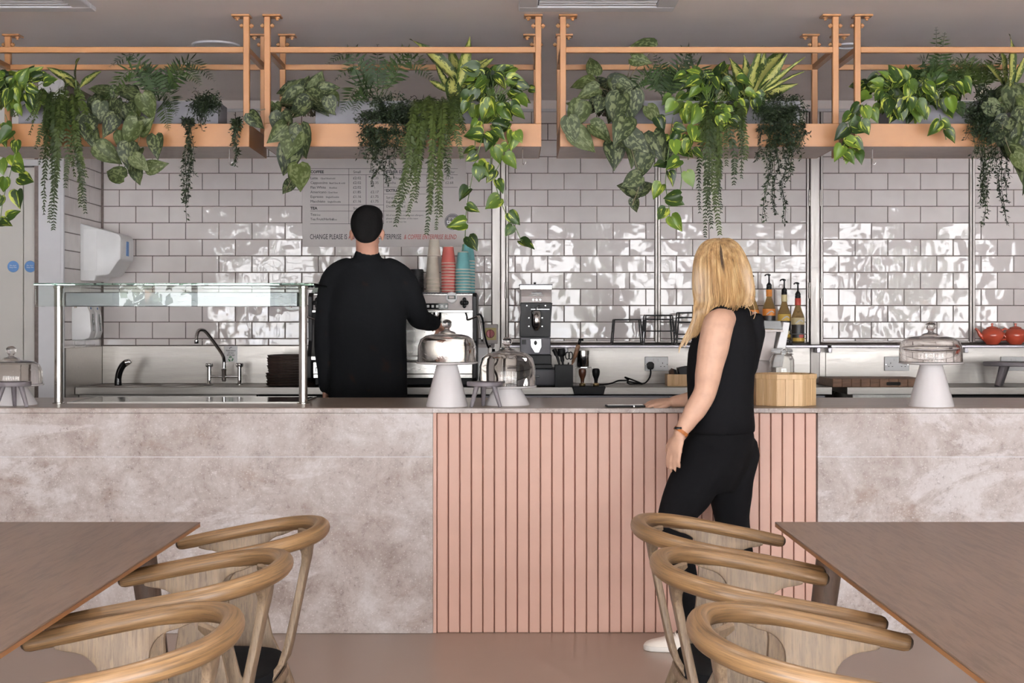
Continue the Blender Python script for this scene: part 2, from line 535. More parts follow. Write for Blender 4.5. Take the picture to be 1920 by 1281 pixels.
# what lies outside the windows: paving and a loose row of trees
MB().bx((-40, -60, -.3), (40, ROOM_Y0 - .2, -.12)).build('ground', 'paving_grey', kind='structure')
rt = random.Random(5)
def tree(x, y, h, r, label):
    t = thing('garden_tree', label, 'tree', (x, y, -.12), group='trees outside the windows')
    MB().tube([(0, 0, 0), (.05, 0, h * .3), (0, .05, h * .7)], [.12, .09, .05], 8).build('trunk', 'dark_leg', t)
    vs = []; fs = []
    for k in range(520):
        while True:
            u = Vector((rt.uniform(-1, 1), rt.uniform(-1, 1), rt.uniform(-1, 1)))
            if u.length < 1: break
        p = Vector((u.x * r, u.y * r, h * .62 + u.z * h * .42))
        a = Vector((rt.uniform(-1, 1), rt.uniform(-1, 1), rt.uniform(-1, 1))).normalized() * .13
        b = a.cross(Vector((rt.uniform(-1, 1), rt.uniform(-1, 1), rt.uniform(-1, 1)))).normalized() * .07
        o = len(vs); vs += [p - a, p + b, p + a, p - b]; fs.append((o, o + 1, o + 2, o + 3))
    MB().add(vs, fs).build('foliage', 'garden_leaf', t)
for x, y, h, r, w in ((-5.6, -9.5, 5.0, .9, 'leftmost'), (-3.0, -8.6, 3.4, .5, 'second'), (-.9, -9.4, 4.2, .55, 'third'), (1.6, -8.2, 3.4, .5, 'fourth'), (4.2, -9.8, 4.6, .7, 'fifth'), (7.6, -9.0, 3.8, .6, 'rightmost')):
    tree(x, y, h, r, '%s leafy tree outside the windows behind the viewer' % w)

# --- metro tiles -------------------------------------------------------------
TP, TR, GAP = 0.2019, 0.1006, 0.0048           # column pitch, row pitch, joint
ZL = wz(325.0)                                   # one grout line
_tiles = {}
def tile_mesh(w, h):
    key = (round(w, 3), round(h, 3))
    if key not in _tiles:
        m = MB()
        b = 0.0022
        x, y = key[0] / 2, key[1] / 2
        vs = [(-x, 0.006, -y), (x, 0.006, -y), (x, 0.006, y), (-x, 0.006, y),
              (-x, -.0005, -y), (x, -.0005, -y), (x, -.0005, y), (-x, -.0005, y),
              (-x + b, -.0025, -y + b), (x - b, -.0025, -y + b), (x - b, -.0025, y - b), (-x + b, -.0025, y - b)]
        fs = [(8, 9, 10, 11)]
        for o in (0, 4):
            for k in range(4): fs.append((o + k, o + (k + 1) % 4, o + 4 + (k + 1) % 4, o + 4 + k))
        m.add(vs, fs)
        _tiles[key] = m.mesh('tile', 'glazed_tile')
    return _tiles[key]
def tile_field(parent, frame, u0, u1, z0, z1, uref, odd_first, pitch=TP):
    """tiles in the plane of frame (u along local x, out of the wall = -y); uref = a vertical joint of the rows with even index"""
    r0 = int(math.floor((z0 - ZL) / TR)) - 1
    r1 = int(math.ceil((z1 - ZL) / TR)) + 1
    for r in range(r0, r1):
        a, b = max(z0, ZL + r * TR), min(z1, ZL + (r + 1) * TR)
        if b - a < 0.012: continue
        off = uref + (pitch / 2 if (r % 2 == 0) == odd_first else 0.0)
        k0 = int(math.floor((u0 - off) / pitch)) - 1; k1 = int(math.ceil((u1 - off) / pitch)) + 1
        for k in range(k0, k1):
            c, d = max(u0, off + k * pitch), min(u1, off + (k + 1) * pitch)
            if d - c < 0.014: continue
            w, h = d - c - GAP, b - a - GAP
            rot = Matrix.Rotation(math.radians(random.gauss(0, .28)), 4, 'X') @ Matrix.Rotation(math.radians(random.gauss(0, .28)), 4, 'Z')
            inst('tile', tile_mesh(w, h), parent, mat=frame @ Matrix.Translation(((c + d) / 2, 0, (a + b) / 2)) @ rot)

wb = MB().bx((XR - .05, YW + .002, 0), (ROOM_X1, YW + .3, CEIL)).build('wall_back', 'grout', kind='structure')
ZT0, ZT1 = wz(648), wz(209)
WF = Matrix.Translation((0, YW, 0))
tile_field(wb, WF, XR + .012, wx(922), ZT0, ZT1, wx(317), True)
# strip of paint above the tiles and its bead
MB().bx((XR, YW - .012, ZT1), (ROOM_X1, YW + .002, CEIL)).build('trim_1', 'ceiling_paint', kind='structure')
MB().bx((XR, YW - .022, ZT1 - .004), (ROOM_X1, YW + .002, ZT1 + .014), .003).build('trim_2', 'frame_white', kind='structure')
# return wall on the left, its tiles face +x
wr = MB().bx((XR - .16, YD + .004, 0), (XR - .002, YW, CEIL)).build('wall_return', 'grout', kind='structure')
RF = Matrix.Translation((XR, 0, 0)) @ Matrix.Rotation(PI / 2, 4, 'Z')
tile_field(wr, RF, YD + .012, YW - .008, ZT0 - .1, ZT1, YW - .13, True)
MB().bx((XR - .012, YD - .006, 0), (XR + .006, YD + .012, CEIL), .002).build('trim_3', 'frame_white', kind='structure')

# --- left door wall ---------------------------------------------------------
xj = X(72, YD)
MB().bx((xj, YD, 0), (XR - .006, YD + .15, CEIL)).build('trim_4', 'frame_white', kind='structure')
MB().bx((ROOM_X0, YD + .05, Z(299, YD)), (xj, YD + .15, CEIL)).build('wall_door_side', 'wall_paint', kind='structure')
MB().bx((ROOM_X0, YD - .006, Z(311, YD)), (xj, YD + .06, Z(299, YD)), .003).build('trim_5', 'frame_white', kind='structure')
xg = X(40.5, YD)
zd = Z(311.5, YD)
for nm, x0, x1, sx in (('door_5', xg - .86, xg - .002, 25), ('door_6', xg + .002, xj - .004, 57)):
    dl = thing(nm, None, None, ((x0 + x1) / 2, YD + .05, 0), kind='structure')
    MB().bx((x0 - (x0 + x1) / 2, -.022, .01), (x1 - (x0 + x1) / 2, .022, zd - .004), .002).build('door_leaf', 'door_paint', dl)
    cx = X(sx, YD + .03)
    sg = MB().lathe([(0, .002), (.031, .002), (.032, .001), (.032, 0)], (cx - (x0 + x1) / 2, -.022, Z(500, YD + .03)), 32, axis='Y').build('round_sign', 'sign_blue', dl, label='round blue sign at eye level')
    text_mesh('Fire door\nkeep shut', .010, 'frame_white', 'lettering', sg, (cx - (x0 + x1) / 2, -.0246, Z(499, YD + .03)), align='CENTER')

# --- tiled folding shutters on the right, in steel frames --------------------
ZSH = 1.19                    # top of the steel shelf under them
def shutter(nm, a, b, c, d, uref, odd, hinges, pitch=TP * .985):
    """a..d outer frame in pixels, b..c the tiles"""
    xa, xb, xc, xd = wx(a), wx(b), wx(c), wx(d)
    t = thing(nm, None, None, (0, 0, 0), kind='structure')
    m = MB()
    m.bx((xa, YW - .014, ZSH), (xb, YW + .01, ZT1), .002)
    m.bx((xc, YW - .014, ZSH), (xd, YW + .01, ZT1), .002)
    m.bx((xb, YW - .006, ZSH), (xc, YW + .01, ZSH + .006))
    m.build('frame', 'frame_steel', t)
    tile_field(t, WF, xb + .001, xc - .001, ZSH + .006, ZT1, uref, odd, pitch)
    for side in hinges:
        for py in (372, 545):
            h = MB(); x = xa - .002 if side == 'l' else xd + .002
            for k in range(3):
                h.lathe([(0, 0), (.007, 0), (.0075, .002), (.0075, .030), (.007, .032), (0, .032)], (x, YW - .016, wz(py) - .048 + k * .033), 10)
            h.bx((x - .012, YW - .0155, wz(py) - .046), (x + .012, YW - .0115, wz(py) + .05))
            h.build('hinge', 'frame_steel', t, smooth=40)
shutter('door_1', 949, 952.8, 1228, 1232.2, wx(996.4), True, 'l')
shutter('door_2', 1233.4, 1237.6, 1512, 1516, wx(1268), False, 'r')
shutter('door_3', 1538, 1542, 1817, 1821.4, wx(1603.2), True, 'l')
shutter('door_4', 1822.6, 1827, 2100, 2104, wx(1870), True, '')
MB().bx((wx(922.5), YW - .02, .94), (wx(938), YW + .01, ZT1), .003).build('trim_6', 'frame_steel', kind='structure')
MB().bx((wx(939), YW - .012, .94), (wx(948), YW + .01, ZT1), .003).build('trim_7', 'frame_steel', kind='structure')
MB().bx((wx(1518), YW - .02, .94), (wx(1536), YW + .01, ZT1), .004).build('trim_8', 'frame_steel', kind='structure')

# ================================================================ ceiling fittings
def cassette(px1, label, w):
    d1 = 6.04; x1 = X(px1, d1)
    t = thing('ceiling_cassette', label, 'ceiling vent', (x1 - w / 2, d1 - .42, CEIL), group='flush ceiling cassettes')
    f = MB()
    for a, b in (((-w / 2, -.42), (w / 2, -.34)), ((-w / 2, .34), (w / 2, .42)), ((-w / 2, -.34), (-w / 2 + .08, .34)), ((w / 2 - .08, -.34), (w / 2, .34))):
        f.bx((a[0], a[1], -.022), (b[0], b[1], -.001), .004)
    f.build('frame', 'frame_white', t)
    MB().bx((-w / 2 + .08, -.34, -.012), (w / 2 - .08, .34, -.001)).build('backing', 'trough_grey', t)
    for k in range(16):
        MB().bx((-w / 2 + .085, -.33 + k * .042, -.018), (w / 2 - .085, -.305 + k * .042, -.008)).build('slat', 'frame_white', t)
cassette(181, 'wide white ceiling cassette above the leftmost hanging planter', .9)
cassette(1262, 'white ceiling cassette near the top centre, above the third hanging planter', .66)

m = new_mat('lamp_lens', (255, 230, 196), .4)
bs = m.node_tree.nodes['Principled BSDF']
bs.inputs['Emission Color'].default_value = lin((255, 224, 184)); bs.inputs['Emission Strength'].default_value = 14.0
M['lamp_lens'] = m
def downlight(x, y, label, r=.034, watts=2.0, spread=95):
    t = thing('ceiling_downlight', label, 'ceiling light', (x, y, CEIL), group='recessed ceiling downlights')
    MB().lathe([(r * .78, -.001), (r * .8, -.006), (r * 1.2, -.006), (r * 1.25, 0)], n=20).build('trim_ring', 'frame_white', t, smooth=40)
    MB().lathe([(0, -.003), (r * .78, -.003)], n=20).build('lens', 'lamp_lens', t)
    ld = bpy.data.lights.new('downlight', 'SPOT'); ld.energy = watts; ld.spot_size = math.radians(spread); ld.spot_blend = .9
    ld.color = (1.0, .94, .87); ld.shadow_soft_size = .03
    lo = bpy.data.objects.new('downlight', ld); lo.location = (0, 0, -.03); C.objects.link(lo); lo.parent = t
downlight(X(317, 7.5), 7.5, 'lit recessed downlight seen through the leftmost hanging planter')
downlight(X(1619, 7.5), 7.5, 'lit recessed downlight between the third and fourth hanging planters')
downlight(-.05, 7.5, 'lit recessed downlight hidden behind the second hanging planter')
for x, w in ((-2.4, 'leftmost'), (-.8, 'second'), (.8, 'third'), (2.4, 'rightmost')):
    for y, u in ((3.3, 'nearer the counter'), (.9, 'nearer the windows, unseen, added for bounce light')):  # second row is unseen, added to lift the ceiling by bounced light
        downlight(x, y, w + ' lit downlight over the dining tables, in the row ' + u, .05, 42.0, 140)
def ring(px, py, r, label):
    d = 1.35 * F / (CY - py)
    t = thing('ceiling_speaker', label, 'speaker', (X(px, d), d, CEIL), group='round ceiling speakers')
    MB().lathe([(r * .86, -.002), (r * .9, -.01), (r, -.008), (r * 1.02, 0)], n=40).build('trim_ring', 'frame_white', t, smooth=50)
    MB().lathe([(0, -.004), (r * .86, -.003)], n=40).build('grille', 'ceiling_paint', t)
ring(405, 84.5, .115, 'round white flush ceiling speaker behind the leftmost planter')
ring(1590, 84.5, .06, 'small round white ceiling speaker between third and fourth planters')

# ================================================================ the counter
YF = 5.95
CT0, CT1 = -3.6, 3.6
xp0, xp1 = X(812, 5.965), X(1532, 5.965)
YB = 6.78
cn = thing('service_counter', 'long stone-clad counter with a salmon slatted middle section', 'counter', (0, YF, 0))
def cbox(name, lo, hi, mats, bev=0.0, par=cn):
    return MB().bx((lo[0], lo[1] - YF, lo[2]), (hi[0], hi[1] - YF, hi[2]), bev).build(name, mats, par)
cbox('carcass', (CT0, YF + .05, 0), (CT1, YB - .04, .925), 'dark_grey')
zj = Z(857, YF)
for x0, x1 in ((CT0, xp0), (xp1, CT1)):
    cbox('stone_panel', (x0, YF, zj + .0015), (x1, YF + .05, .928), 'travertine', .001)
    cbox('stone_panel', (x0, YF, 0.001), (x1, YF + .05, zj - .0015), 'travertine', .001)
    cbox('joint', (x0, YF + .002, zj - .0016), (x1, YF + .04, zj + .0016), 'frame_white')
    cbox('stone_edge', (x0, YF, .929), (x1, YF + .05, .948), 'travertine', .001)
cbox('worktop', (CT0, YF + .012, .93), (CT1, YB, .95), 'worktop', .001)
cbox('worktop_edge', (xp0, YF - .012, .9305), (xp1, YF + .012, .9495), 'travertine', .0015)
cbox('groove_backing', (xp0, YF + .036, 0.001), (xp1, YF + .05, .930), 'peach_groove')
cbox('edge_batten', (xp0 + .001, YF + .006, 0.001), (xp0 + .0145, YF + .036, .929), 'peach_board')
nb = 33; bw = (xp1 - xp0 - .0165) / nb
bm_ = MB().bx((-bw / 2 + .0022, 0, .001), (bw / 2 - .0022, .02, .928), .0025, seg=1).mesh('board', 'peach_board')
for k in range(nb):
    inst('board', bm_, cn, (xp0 + .0155 + bw * (k + .5), .014, 0))
# black glass hob top set into the worktop
hb = thing('hob_panel', 'glossy black glass warming panel set into the counter between steel posts', 'hob', (X(352, 6.5), 6.5, .95))
MB().bx((X(123, 6.28) - X(352, 6.5) + .01, -.21, .0005), (-.924 - X(352, 6.5), .25, .006), .002).build('glass_top', 'black_gloss', hb)
q = MB(); hx0, hx1 = X(123, 6.28) - X(352, 6.5) + .01, -.924 - X(352, 6.5)
for lo, hi in (((hx0 - .006, -.217), (hx1 + .006, -.21)), ((hx0 - .006, .25), (hx1 + .006, .257)), ((hx0 - .006, -.21), (hx0, .25)), ((hx1, -.21), (hx1 + .006, .25))):
    q.bx((lo[0], lo[1], .0005), (hi[0], hi[1], .007))
q.build('rim', 'brushed_steel', hb)

# ================================================================ back benches
def bench(name, label, x0, x1, back=True, zs=None):
    t = thing(name, label, 'bench', ((x0 + x1) / 2, 8.05, 0))
    o = (x0 + x1) / 2
    def b(nm, lo, hi, mat, bev=0.0):
        return MB().bx((lo[0] - o, lo[1] - 8.05, lo[2]), (hi[0] - o, hi[1] - 8.05, hi[2]), bev).build(nm, mat, t)
    b('worktop', (x0, 8.05, .902), (x1, YW - .003, .94), 'brushed_steel', .003)
    if zs: MB().bx((x0, YW - .012, .941), (x1, YW - .0005, zs), .001).build('splashback', 'brushed_steel', wb)
    return t, b
xs0, xs1 = XR + .01, wx(905)
t1, b1 = bench('sink_bench', 'brushed steel sink bench with tall splashback, under the white tiles at left', xs0, xs1, zs=wz(648) - .003)
MB().bx((XR + .0005, YD + .02, .02), (XR + .009, YW - .012, wz(648) - .003), .001).build('splashback', 'brushed_steel', wr)
b1('rolled_edge', (xs0, 8.046, .90), (xs1, 8.052, .942), 'brushed_steel', .002)
b1('cupboard', (xs0, 8.12, .05), (X(480, 8.1), YW - .003, .90), 'brushed_steel', .002)
b1('dishwasher', (X(484, 8.1), 8.10, .05), (xs1, YW - .003, .895), 'black_plastic', .004)
# two shallow bowls let into the top, drawn as raised rolled rims
for px in (235, 330):
    r = MB(); cx = X(px, 8.3) - (xs0 + xs1) / 2
    r.tube([(cx + s * .21 * math.cos(a), .27 + .15 * math.sin(a), .941) for s in (1,) for a in [2 * PI * k / 28 for k in range(28)]], .004, 6, closed=True)
    r.build('bowl_rim', 'brushed_steel', t1, smooth=True)
xm = X(1540, 8.1)
t2, b2 = bench('till_bench', 'brushed steel back bench under the tiled shutters, behind the grinder', xs1 + .006, X(1560, 8.05), zs=ZSH - .03)
b2('rolled_edge', (xs1 + .006, 8.046, .90), (X(1560, 8.05), 8.052, .942), 'brushed_steel', .002)
b2('fridge_front', (xs1 + .02, 8.10, .05), (X(1548, 8.1), YW - .003, .895), 'shelf_steel', .004)
t3, b3 = bench('prep_bench', 'brushed steel prep bench at right holding chopping boards', X(1588, 8.05), 3.5, zs=ZSH - .03)
b3('rolled_edge', (X(1588, 8.05), 8.046, .90), (3.5, 8.052, .942), 'brushed_steel', .002)
b3('cupboard', (X(1600, 8.1), 8.12, .05), (X(1780, 8.1), YW - .003, .90), 'machine_steel', .002)
b3('undercounter_fridge', (X(1786, 8.1), 8.10, .05), (3.5, YW - .003, .895), 'black_plastic', .004)
MB().bx((X(1561, 8.05), YW - .012, .0), (X(1587, 8.05), YW + .0, ZSH - .03)).build('trim_9', 'brushed_steel', kind='structure')
sh = thing('wall_shelf', 'thin grey steel shelf running below the tiled shutters', 'shelf', (wx(1500), 8.5, ZSH - .012))
for a, b in ((952, 1536), (1541, 2104)):
    MB().bx((wx(a) - wx(1500), -.14, -.018), (wx(b) - wx(1500), .085, 0), .004).build('board', 'shelf_steel', sh)
for p in (1060, 1300, 1527, 1548, 1800):
    MB().bx((wx(p) - wx(1500) - .012, -.02, -.05), (wx(p) - wx(1500) + .012, .085, -.018), .003).build('bracket', 'shelf_steel', sh)

# ================================================================ hanging planter frames
PF, PB = 6.2, 6.65
ZR = Z(93, PF)                  # rail centre
ZL0, ZL1 = Z(275, PF), Z(232, PF)
PLANT_X = [(-2.364, -1.139), (-1.074, .1427), (.2246, 1.448), (1.518, 2.742)]
LBL = ['leftmost peach hanging planter frame, cut by the left edge', 'peach hanging planter frame second from the left, in front of the menu',
       'peach hanging planter frame third from the left, above the blonde woman', 'rightmost peach hanging planter frame, cut by the right edge']
TT = .0265
planters = []
for i, (x0, x1) in enumerate(PLANT_X):
    cx = (x0 + x1) / 2; cy = (PF + PB) / 2; hw = (x1 - x0) / 2; hd = (PB - PF) / 2
    t = thing('hanging_planter', LBL[i], 'planter', (cx, cy, ZL0), group='peach planter frames hung from the ceiling')
    planters.append(t)
    z = lambda v: v - ZL0
    for sx in (-1, 1):
        for sy in (-1, 1):
            px, py = sx * (hw - TT / 2), sy * (hd - TT / 2)
            MB().bx((px - TT / 2, py - TT / 2, ZL1 - ZL0 + .0005), (px + TT / 2, py + TT / 2, z(CEIL) - .006), .002).build('post', 'peach_metal', t)
            pl = MB().bx((px - .04 - sx * .022, py - .035, z(CEIL) - .008), (px + .04 - sx * .022, py + .035, z(CEIL) - .0005), .001).build('ceiling_plate', 'peach_metal', t)
            bo = MB()
            bo.lathe([(0, -.022), (.006, -.022), (.006, -.014), (.011, -.014), (.011, -.008), (0, -.008)], (px - sx * .043, py, z(CEIL)), 8)
            bo.build('bolt', 'peach_metal', pl, smooth=40)
            b2_ = MB().tube([(px - .03, py, z(CEIL) - .045), (px + .03, py, z(CEIL) - .045)], .0055, 8)
            for s2 in (-1, 1): b2_.tube([(px + s2 * .017, py, z(CEIL) - .045), (px + s2 * .025, py, z(CEIL) - .045)], .010, 6)
            b2_.build('cross_bolt', 'peach_metal', t, smooth=40)
    for sy in (-1, 1):
        MB().bx((-hw + TT, sy * (hd - TT / 2) - TT / 2, z(ZR) - .0125), (hw - TT, sy * (hd - TT / 2) + TT / 2, z(ZR) + .0125), .002).build('long_rail', 'peach_metal', t)
        MB().bx((-hw, sy * hd - (.003 if sy > 0 else 0), 0), (hw, sy * hd + (.003 if sy < 0 else 0), ZL1 - ZL0), .001).build('tray_panel', 'peach_metal', t)
    for sx in (-1, 1):
        MB().bx((sx * (hw - TT / 2) - TT / 2, -hd + TT, z(ZR) - .0125), (sx * (hw - TT / 2) + TT / 2, hd - TT, z(ZR) + .0125), .002).build('end_rail', 'peach_metal', t)
        MB().bx((sx * hw - (.003 if sx > 0 else 0), -hd + .003, 0), (sx * hw + (.003 if sx < 0 else 0), hd - .003, ZL1 - ZL0), .001).build('end_panel', 'peach_metal', t)
    MB().bx((-hw + .003, -hd + .003, .001), (hw - .003, hd - .003, .008)).build('base_board', 'underside_grey', t)
    # s-hook under the front edge
    for hp in {0: (430,), 1: (980,), 3: (1636,)}.get(i, ()):
        hx = X(hp, PF + .05) - cx
        MB().tube(smooth_path([(hx, -hd + .05, .002), (hx, -hd + .05, -.05), (hx - .001, -hd + .049, -.066), (hx + .006, -hd + .047, -.074), (hx + .012, -hd + .045, -.068), (hx + .013, -hd + .045, -.058)], 4), .0024, 6).build('hook', 'chrome', t, smooth=True)
# grey troughs standing in the trays
def trough(px0, px1, label):
    d = 6.34; x0, x1 = X(px0, d), X(px1, d); z1 = Z(190, d); z0 = ZL0 + .0085
    t = thing('planting_trough', label, 'plant pot', ((x0 + x1) / 2, 6.43, z0), group='grey planting troughs in the hanging frames')
    w = (x1 - x0) / 2; h = z1 - z0; o = MB()
    for lo, hi in (((-w, -.1, 0), (w, -.09, h)), ((-w, .09, 0), (w, .1, h)), ((-w, -.09, 0), (-w + .01, .09, h)), ((w - .01, -.09, 0), (w, .09, h)), ((-w + .01, -.09, 0), (w - .01, .09, .01))):
        o.bx(lo, hi, .001)
    o.build('box', 'trough_grey', t)
    MB().bx((-w + .011, -.089, h - .05), (w - .011, .089, h - .03)).build('soil', 'soil_and_shade', t)
trough(36, 410, 'long grey planting trough in the leftmost hanging planter frame')
trough(592, 936, 'long grey planting trough in the second hanging planter frame')
trough(1145, 1500, 'long grey planting trough in the third hanging planter frame')
trough(1668, 2040, 'long grey planting trough in the rightmost hanging planter frame')
# ================================================================ dining tables
def table(x_edge, side, label, legs_at):
    y1 = 3.97; L = 2.0; Wd = .9
    t = thing('dining_table', label, 'table', (x_edge + side * Wd / 2, y1 - L / 2, 0))
    w, l = Wd / 2, L / 2
    m = MB()
    # slim top with a deep undercut edge
    m.bx((-w, -l, .7455), (w, l, .75), .001)
    m.build('tabletop', 'table_oak', t)
    u = MB().bx((-w + .0005, -l + .0005, .7365), (w - .0005, l - .0005, .7454))
    vs = [(-w + .001, -l + .001, .737), (w - .001, -l + .001, .737), (w - .001, l - .001, .737), (-w + .001, l - .001, .737),
          (-w + .035, -l + .035, .722), (w - .035, -l + .035, .722), (w - .035, l - .035, .722), (-w + .035, l - .035, .722)]
    u.add(vs, [(4, 5, 6, 7)] + [(k, (k + 1) % 4, 4 + (k + 1) % 4, 4 + k) for k in range(4)])
    u.build('bevelled_edge', 'table_edge', t)
    for sx in (-1, 1):
        for sy in (-1, 1):
            a = Vector((sx * (w - .115), sy * (l - .20), .725)); b = Vector((sx * (w - .045), sy * (l - .10), 0))
            MB().tube([a.lerp(b, k / 6) for k in range(7)], [.036, .035, .033, .031, .028, .025, .022], 14, caps=True).build('leg', 'dark_leg', t, smooth=50)
    fr = MB()
    for sy in (-1, 1): fr.bx((-w + .11, sy * (l - .2) - .02, .66), (w - .11, sy * (l - .2) + .02, .722), .003)
    for sx in (-1, 1): fr.bx((sx * (w - .115) - .012, -l + .2, .67), (sx * (w - .115) + .012, l - .2, .722), .003)
    fr.build('apron', 'dark_leg', t)
table(-.866, -1, 'dark oak dining table on the left, bare top cut by the left edge', None)
table(.747, 1, 'dark oak dining table on the right, bare top cut by the right edge', None)

# ================================================================ bent-rail dining chairs
def rail_point(u, v):
    """u 0 at the arm tips .. 1 at the back of the rail along one arm; v side -1 or 1 -> local point; +x is forward"""
    return None
def make_chair(name, label):
    t = thing(name, label, 'chair', (0, 0, 0), group='oak dining chairs with black seats')
    # plan of the rail: straight arms running into a rounded back (local +x forward, y sideways)
    A, Bw, XB = .20, .262, -.215          # depth of the rounded back, half width, back
    pts = []
    def zz(x):                               # the rail climbs from the arm tips to the back
        u = (x - XB) / (.215 - XB)
        return .757 - .076 * min(1, max(0, u)) ** 1.15 if u > 0 else .757
    n = 20
    arm = [Vector((.213 - k * .0265, Bw - .004 * (1 - k / 8.0) , 0)) for k in range(8)]
    half = []
    for k in range(n + 1):
        a = PI / 2 * k / n
        e = 2 / 2.35
        half.append(Vector((XB + A - A * math.sin(a) ** e, Bw * math.cos(a) ** e if k < n else 0.0, 0)))
    side = arm + [p for p in half]
    path = side + [Vector((p.x, -p.y, 0)) for p in reversed(side[:-1])]
    # thin out doubled points, then set heights
    cl = [path[0]]
    for p in path[1:]:
        if (p - cl[-1]).length > .008: cl.append(p)
    cl = [Vector((p.x, p.y, zz(p.x))) for p in cl]
    m = len(cl)
    rad = []
    for k in range(m):
        f = abs(2 * k / (m - 1) - 1)
        rad.append(.0185 + .0035 * (1 - f) - .001 * max(0, f - .9) * 10)
    rail = MB().tube(cl, rad, 16, round_ends=True, up=(0, 0, 1))
    nb_ = (len(rail.f) - 2) // 16
    for q in range(nb_):
        if q < 2 or q >= nb_ - 2:
            for j in range(16): rail.mi[q * 16 + j] = 1
    rail.mi[-1] = rail.mi[-2] = 1
    rail.build('top_rail', ['oak_rail', 'end_grain'], t, smooth=70)
    # side planks: broad front legs whose tops flare out under the arms, feet running to the floor
    def plank(outline, thick, place, nm, lab=None):
        """outline: (along, z) points, closed; place maps (along, z, n) -> local"""
        N = len(outline); vs = []
        for o_ in (-thick / 2, thick / 2):
            vs += [place(a, z, o_) for a, z in outline]
        b = bmesh.new()
        bv = [b.verts.new(v) for v in vs]
        b.faces.new(bv[:N]); b.faces.new(list(reversed(bv[N:])))
        for k in range(N): b.faces.new((bv[k], bv[k + N], bv[(k + 1) % N + N], bv[(k + 1) % N]))
        bmesh.ops.recalc_face_normals(b, faces=b.faces[:])
        ed = [e for e in b.edges if len(e.link_faces) == 2 and any(len(f.verts) == N for f in e.link_faces)]
        bmesh.ops.bevel(b, geom=ed, offset=.004, segments=2, affect='EDGES', profile=.5)
        bmesh.ops.triangulate(b, faces=[f for f in b.faces if len(f.verts) > 4])
        MB().bm(b).build(nm, 'oak_plank', t, smooth=35, label=lab)
    def arc(c, r0, a0, a1, n=6, rz=None):
        rz = rz or r0
        return [(c[0] + r0 * math.cos(math.radians(a0 + (a1 - a0) * k / n)), c[1] + rz * math.sin(math.radians(a0 + (a1 - a0) * k / n))) for k in range(n + 1)]
    def zt(a): return zz(a) - .012
    x0 = .02
    for s in (-1, 1):
        # front side plank, top around x = -.05 .. +.16
        top = [(a, zt(a)) for a in (.165, .12, .06, .0, -.06, -.105)]
        out = top + [(-.105, zt(-.105) - .010), (-.092, zt(-.09) - .013)] + arc((-.083, .652), .062, 95, 0, 7, .055)[1:]
        out += [(-.024, .58), (-.032, .50), (-.048, .43), (-.070, .385), (-.085, .355), (-.03, .340), (.045, .325), (.085, .18), (.105, 0.0),
                (.137, 0.0), (.128, .18), (.116, .34), (.103, .42), (.087, .50), (.077, .57)]
        out += arc((.142, .612), .066, 180, 92, 7, .052) + [(.155, zt(.155) - .014), (.163, zt(.163) - .010)]
        plank(out, .018, lambda a, z, n_, s=s: (a, s * (.262 - .004 - max(0, (.66 - z)) * .10 + max(0, .36 - z) * .22) + n_, z), 'front_leg')
        # rear leg below the seat
        MB().tube([(-.085, s * .165, .365), (-.13, s * .185, .24), (-.205, s * .21, .0)], [.02, .018, .013], 10, flat=.8).build('rear_leg', 'oak_plank', t, smooth=50)
    # back plank: flares under the rail, narrow waist, broad foot joining the seat
    zb = .757 - .013
    out = [(-.128, zb + .001), (-.06, zb), (0, zb), (.06, zb), (.128, zb + .001), (.128, zb - .012), (.118, zb - .016)]
    out += arc((.098, zb - .085), .06, 85, 180, 7, .066)
    out += [(.034, .60), (.036, .52), (.044, .46), (.060, .415), (.115, .375), (.125, .350), (-.125, .350), (-.115, .375), (-.060, .415), (-.044, .46), (-.036, .52), (-.034, .60)]
    out += arc((-.098, zb - .085), .06, 0, 95, 7, .066) + [(-.118, zb - .016), (-.128, zb - .012)]
    def back_place(a, z, n_):
        f = (zb - z) / (zb - .42)
        xb = XB + .018 + .070 * f
        k = 1 - min(1, f * 1.15)
        xb += abs(a) ** 2 * (3.2 * max(0, k) + 1.8 * max(0, f))
        return (xb + n_, a, z)
    plank(out, .018, back_place, 'back_plank')
    # seat: rounded pad on a shell rim
    def pad(sx, sy, z0, z1, crown, nm, mat):
        m_ = MB(); vs = []; n_ = 36
        outl = []
        for k in range(n_):
            a = 2 * PI * k / n_; e = 2 / 3.4
            ca, sa = math.cos(a), math.sin(a)
            x = math.copysign(abs(ca) ** e, ca); y = math.copysign(abs(sa) ** e, sa)
            outl.append((x, y * (1.0 + .06 * x)))
        rings = [(1.0, z0), (1.0, z0 + (z1 - z0) * .6), (.975, z0 + (z1 - z0) * .95), (.9, z1 + crown * .2), (.6, z1 + crown * .1 - .006), (.3, z1 - .010)]
        for f_, z_ in rings: vs += [(.045 + x * sx * f_, y * sy * f_, z_) for x, y in outl]
        fs = [(r_ * n_ + k, r_ * n_ + (k + 1) % n_, (r_ + 1) * n_ + (k + 1) % n_, (r_ + 1) * n_ + k) for r_ in range(len(rings) - 1) for k in range(n_)]
        c0 = len(vs); vs.append((.045, 0, z1 - .011))
        fs += [((len(rings) - 1) * n_ + k, (len(rings) - 1) * n_ + (k + 1) % n_, c0) for k in range(n_)]
        fs.append(tuple(reversed(range(n_))))
        m_.add(vs, fs).build(nm, mat, t, smooth=50)
    pad(.165, .222, .355, .378, 0, 'seat_shell', 'oak_plank')
    pad(.155, .212, .374, .404, .004, 'seat_pad', 'seat_fabric')
    return t
ch0 = make_chair('dining_chair', 'oak hoop-rail chair on the left, farthest of its row, nearest the counter')
XL = -.502 - .215
ch0.location = (XL, 3.76, 0); ch0.rotation_euler = (0, 0, PI)
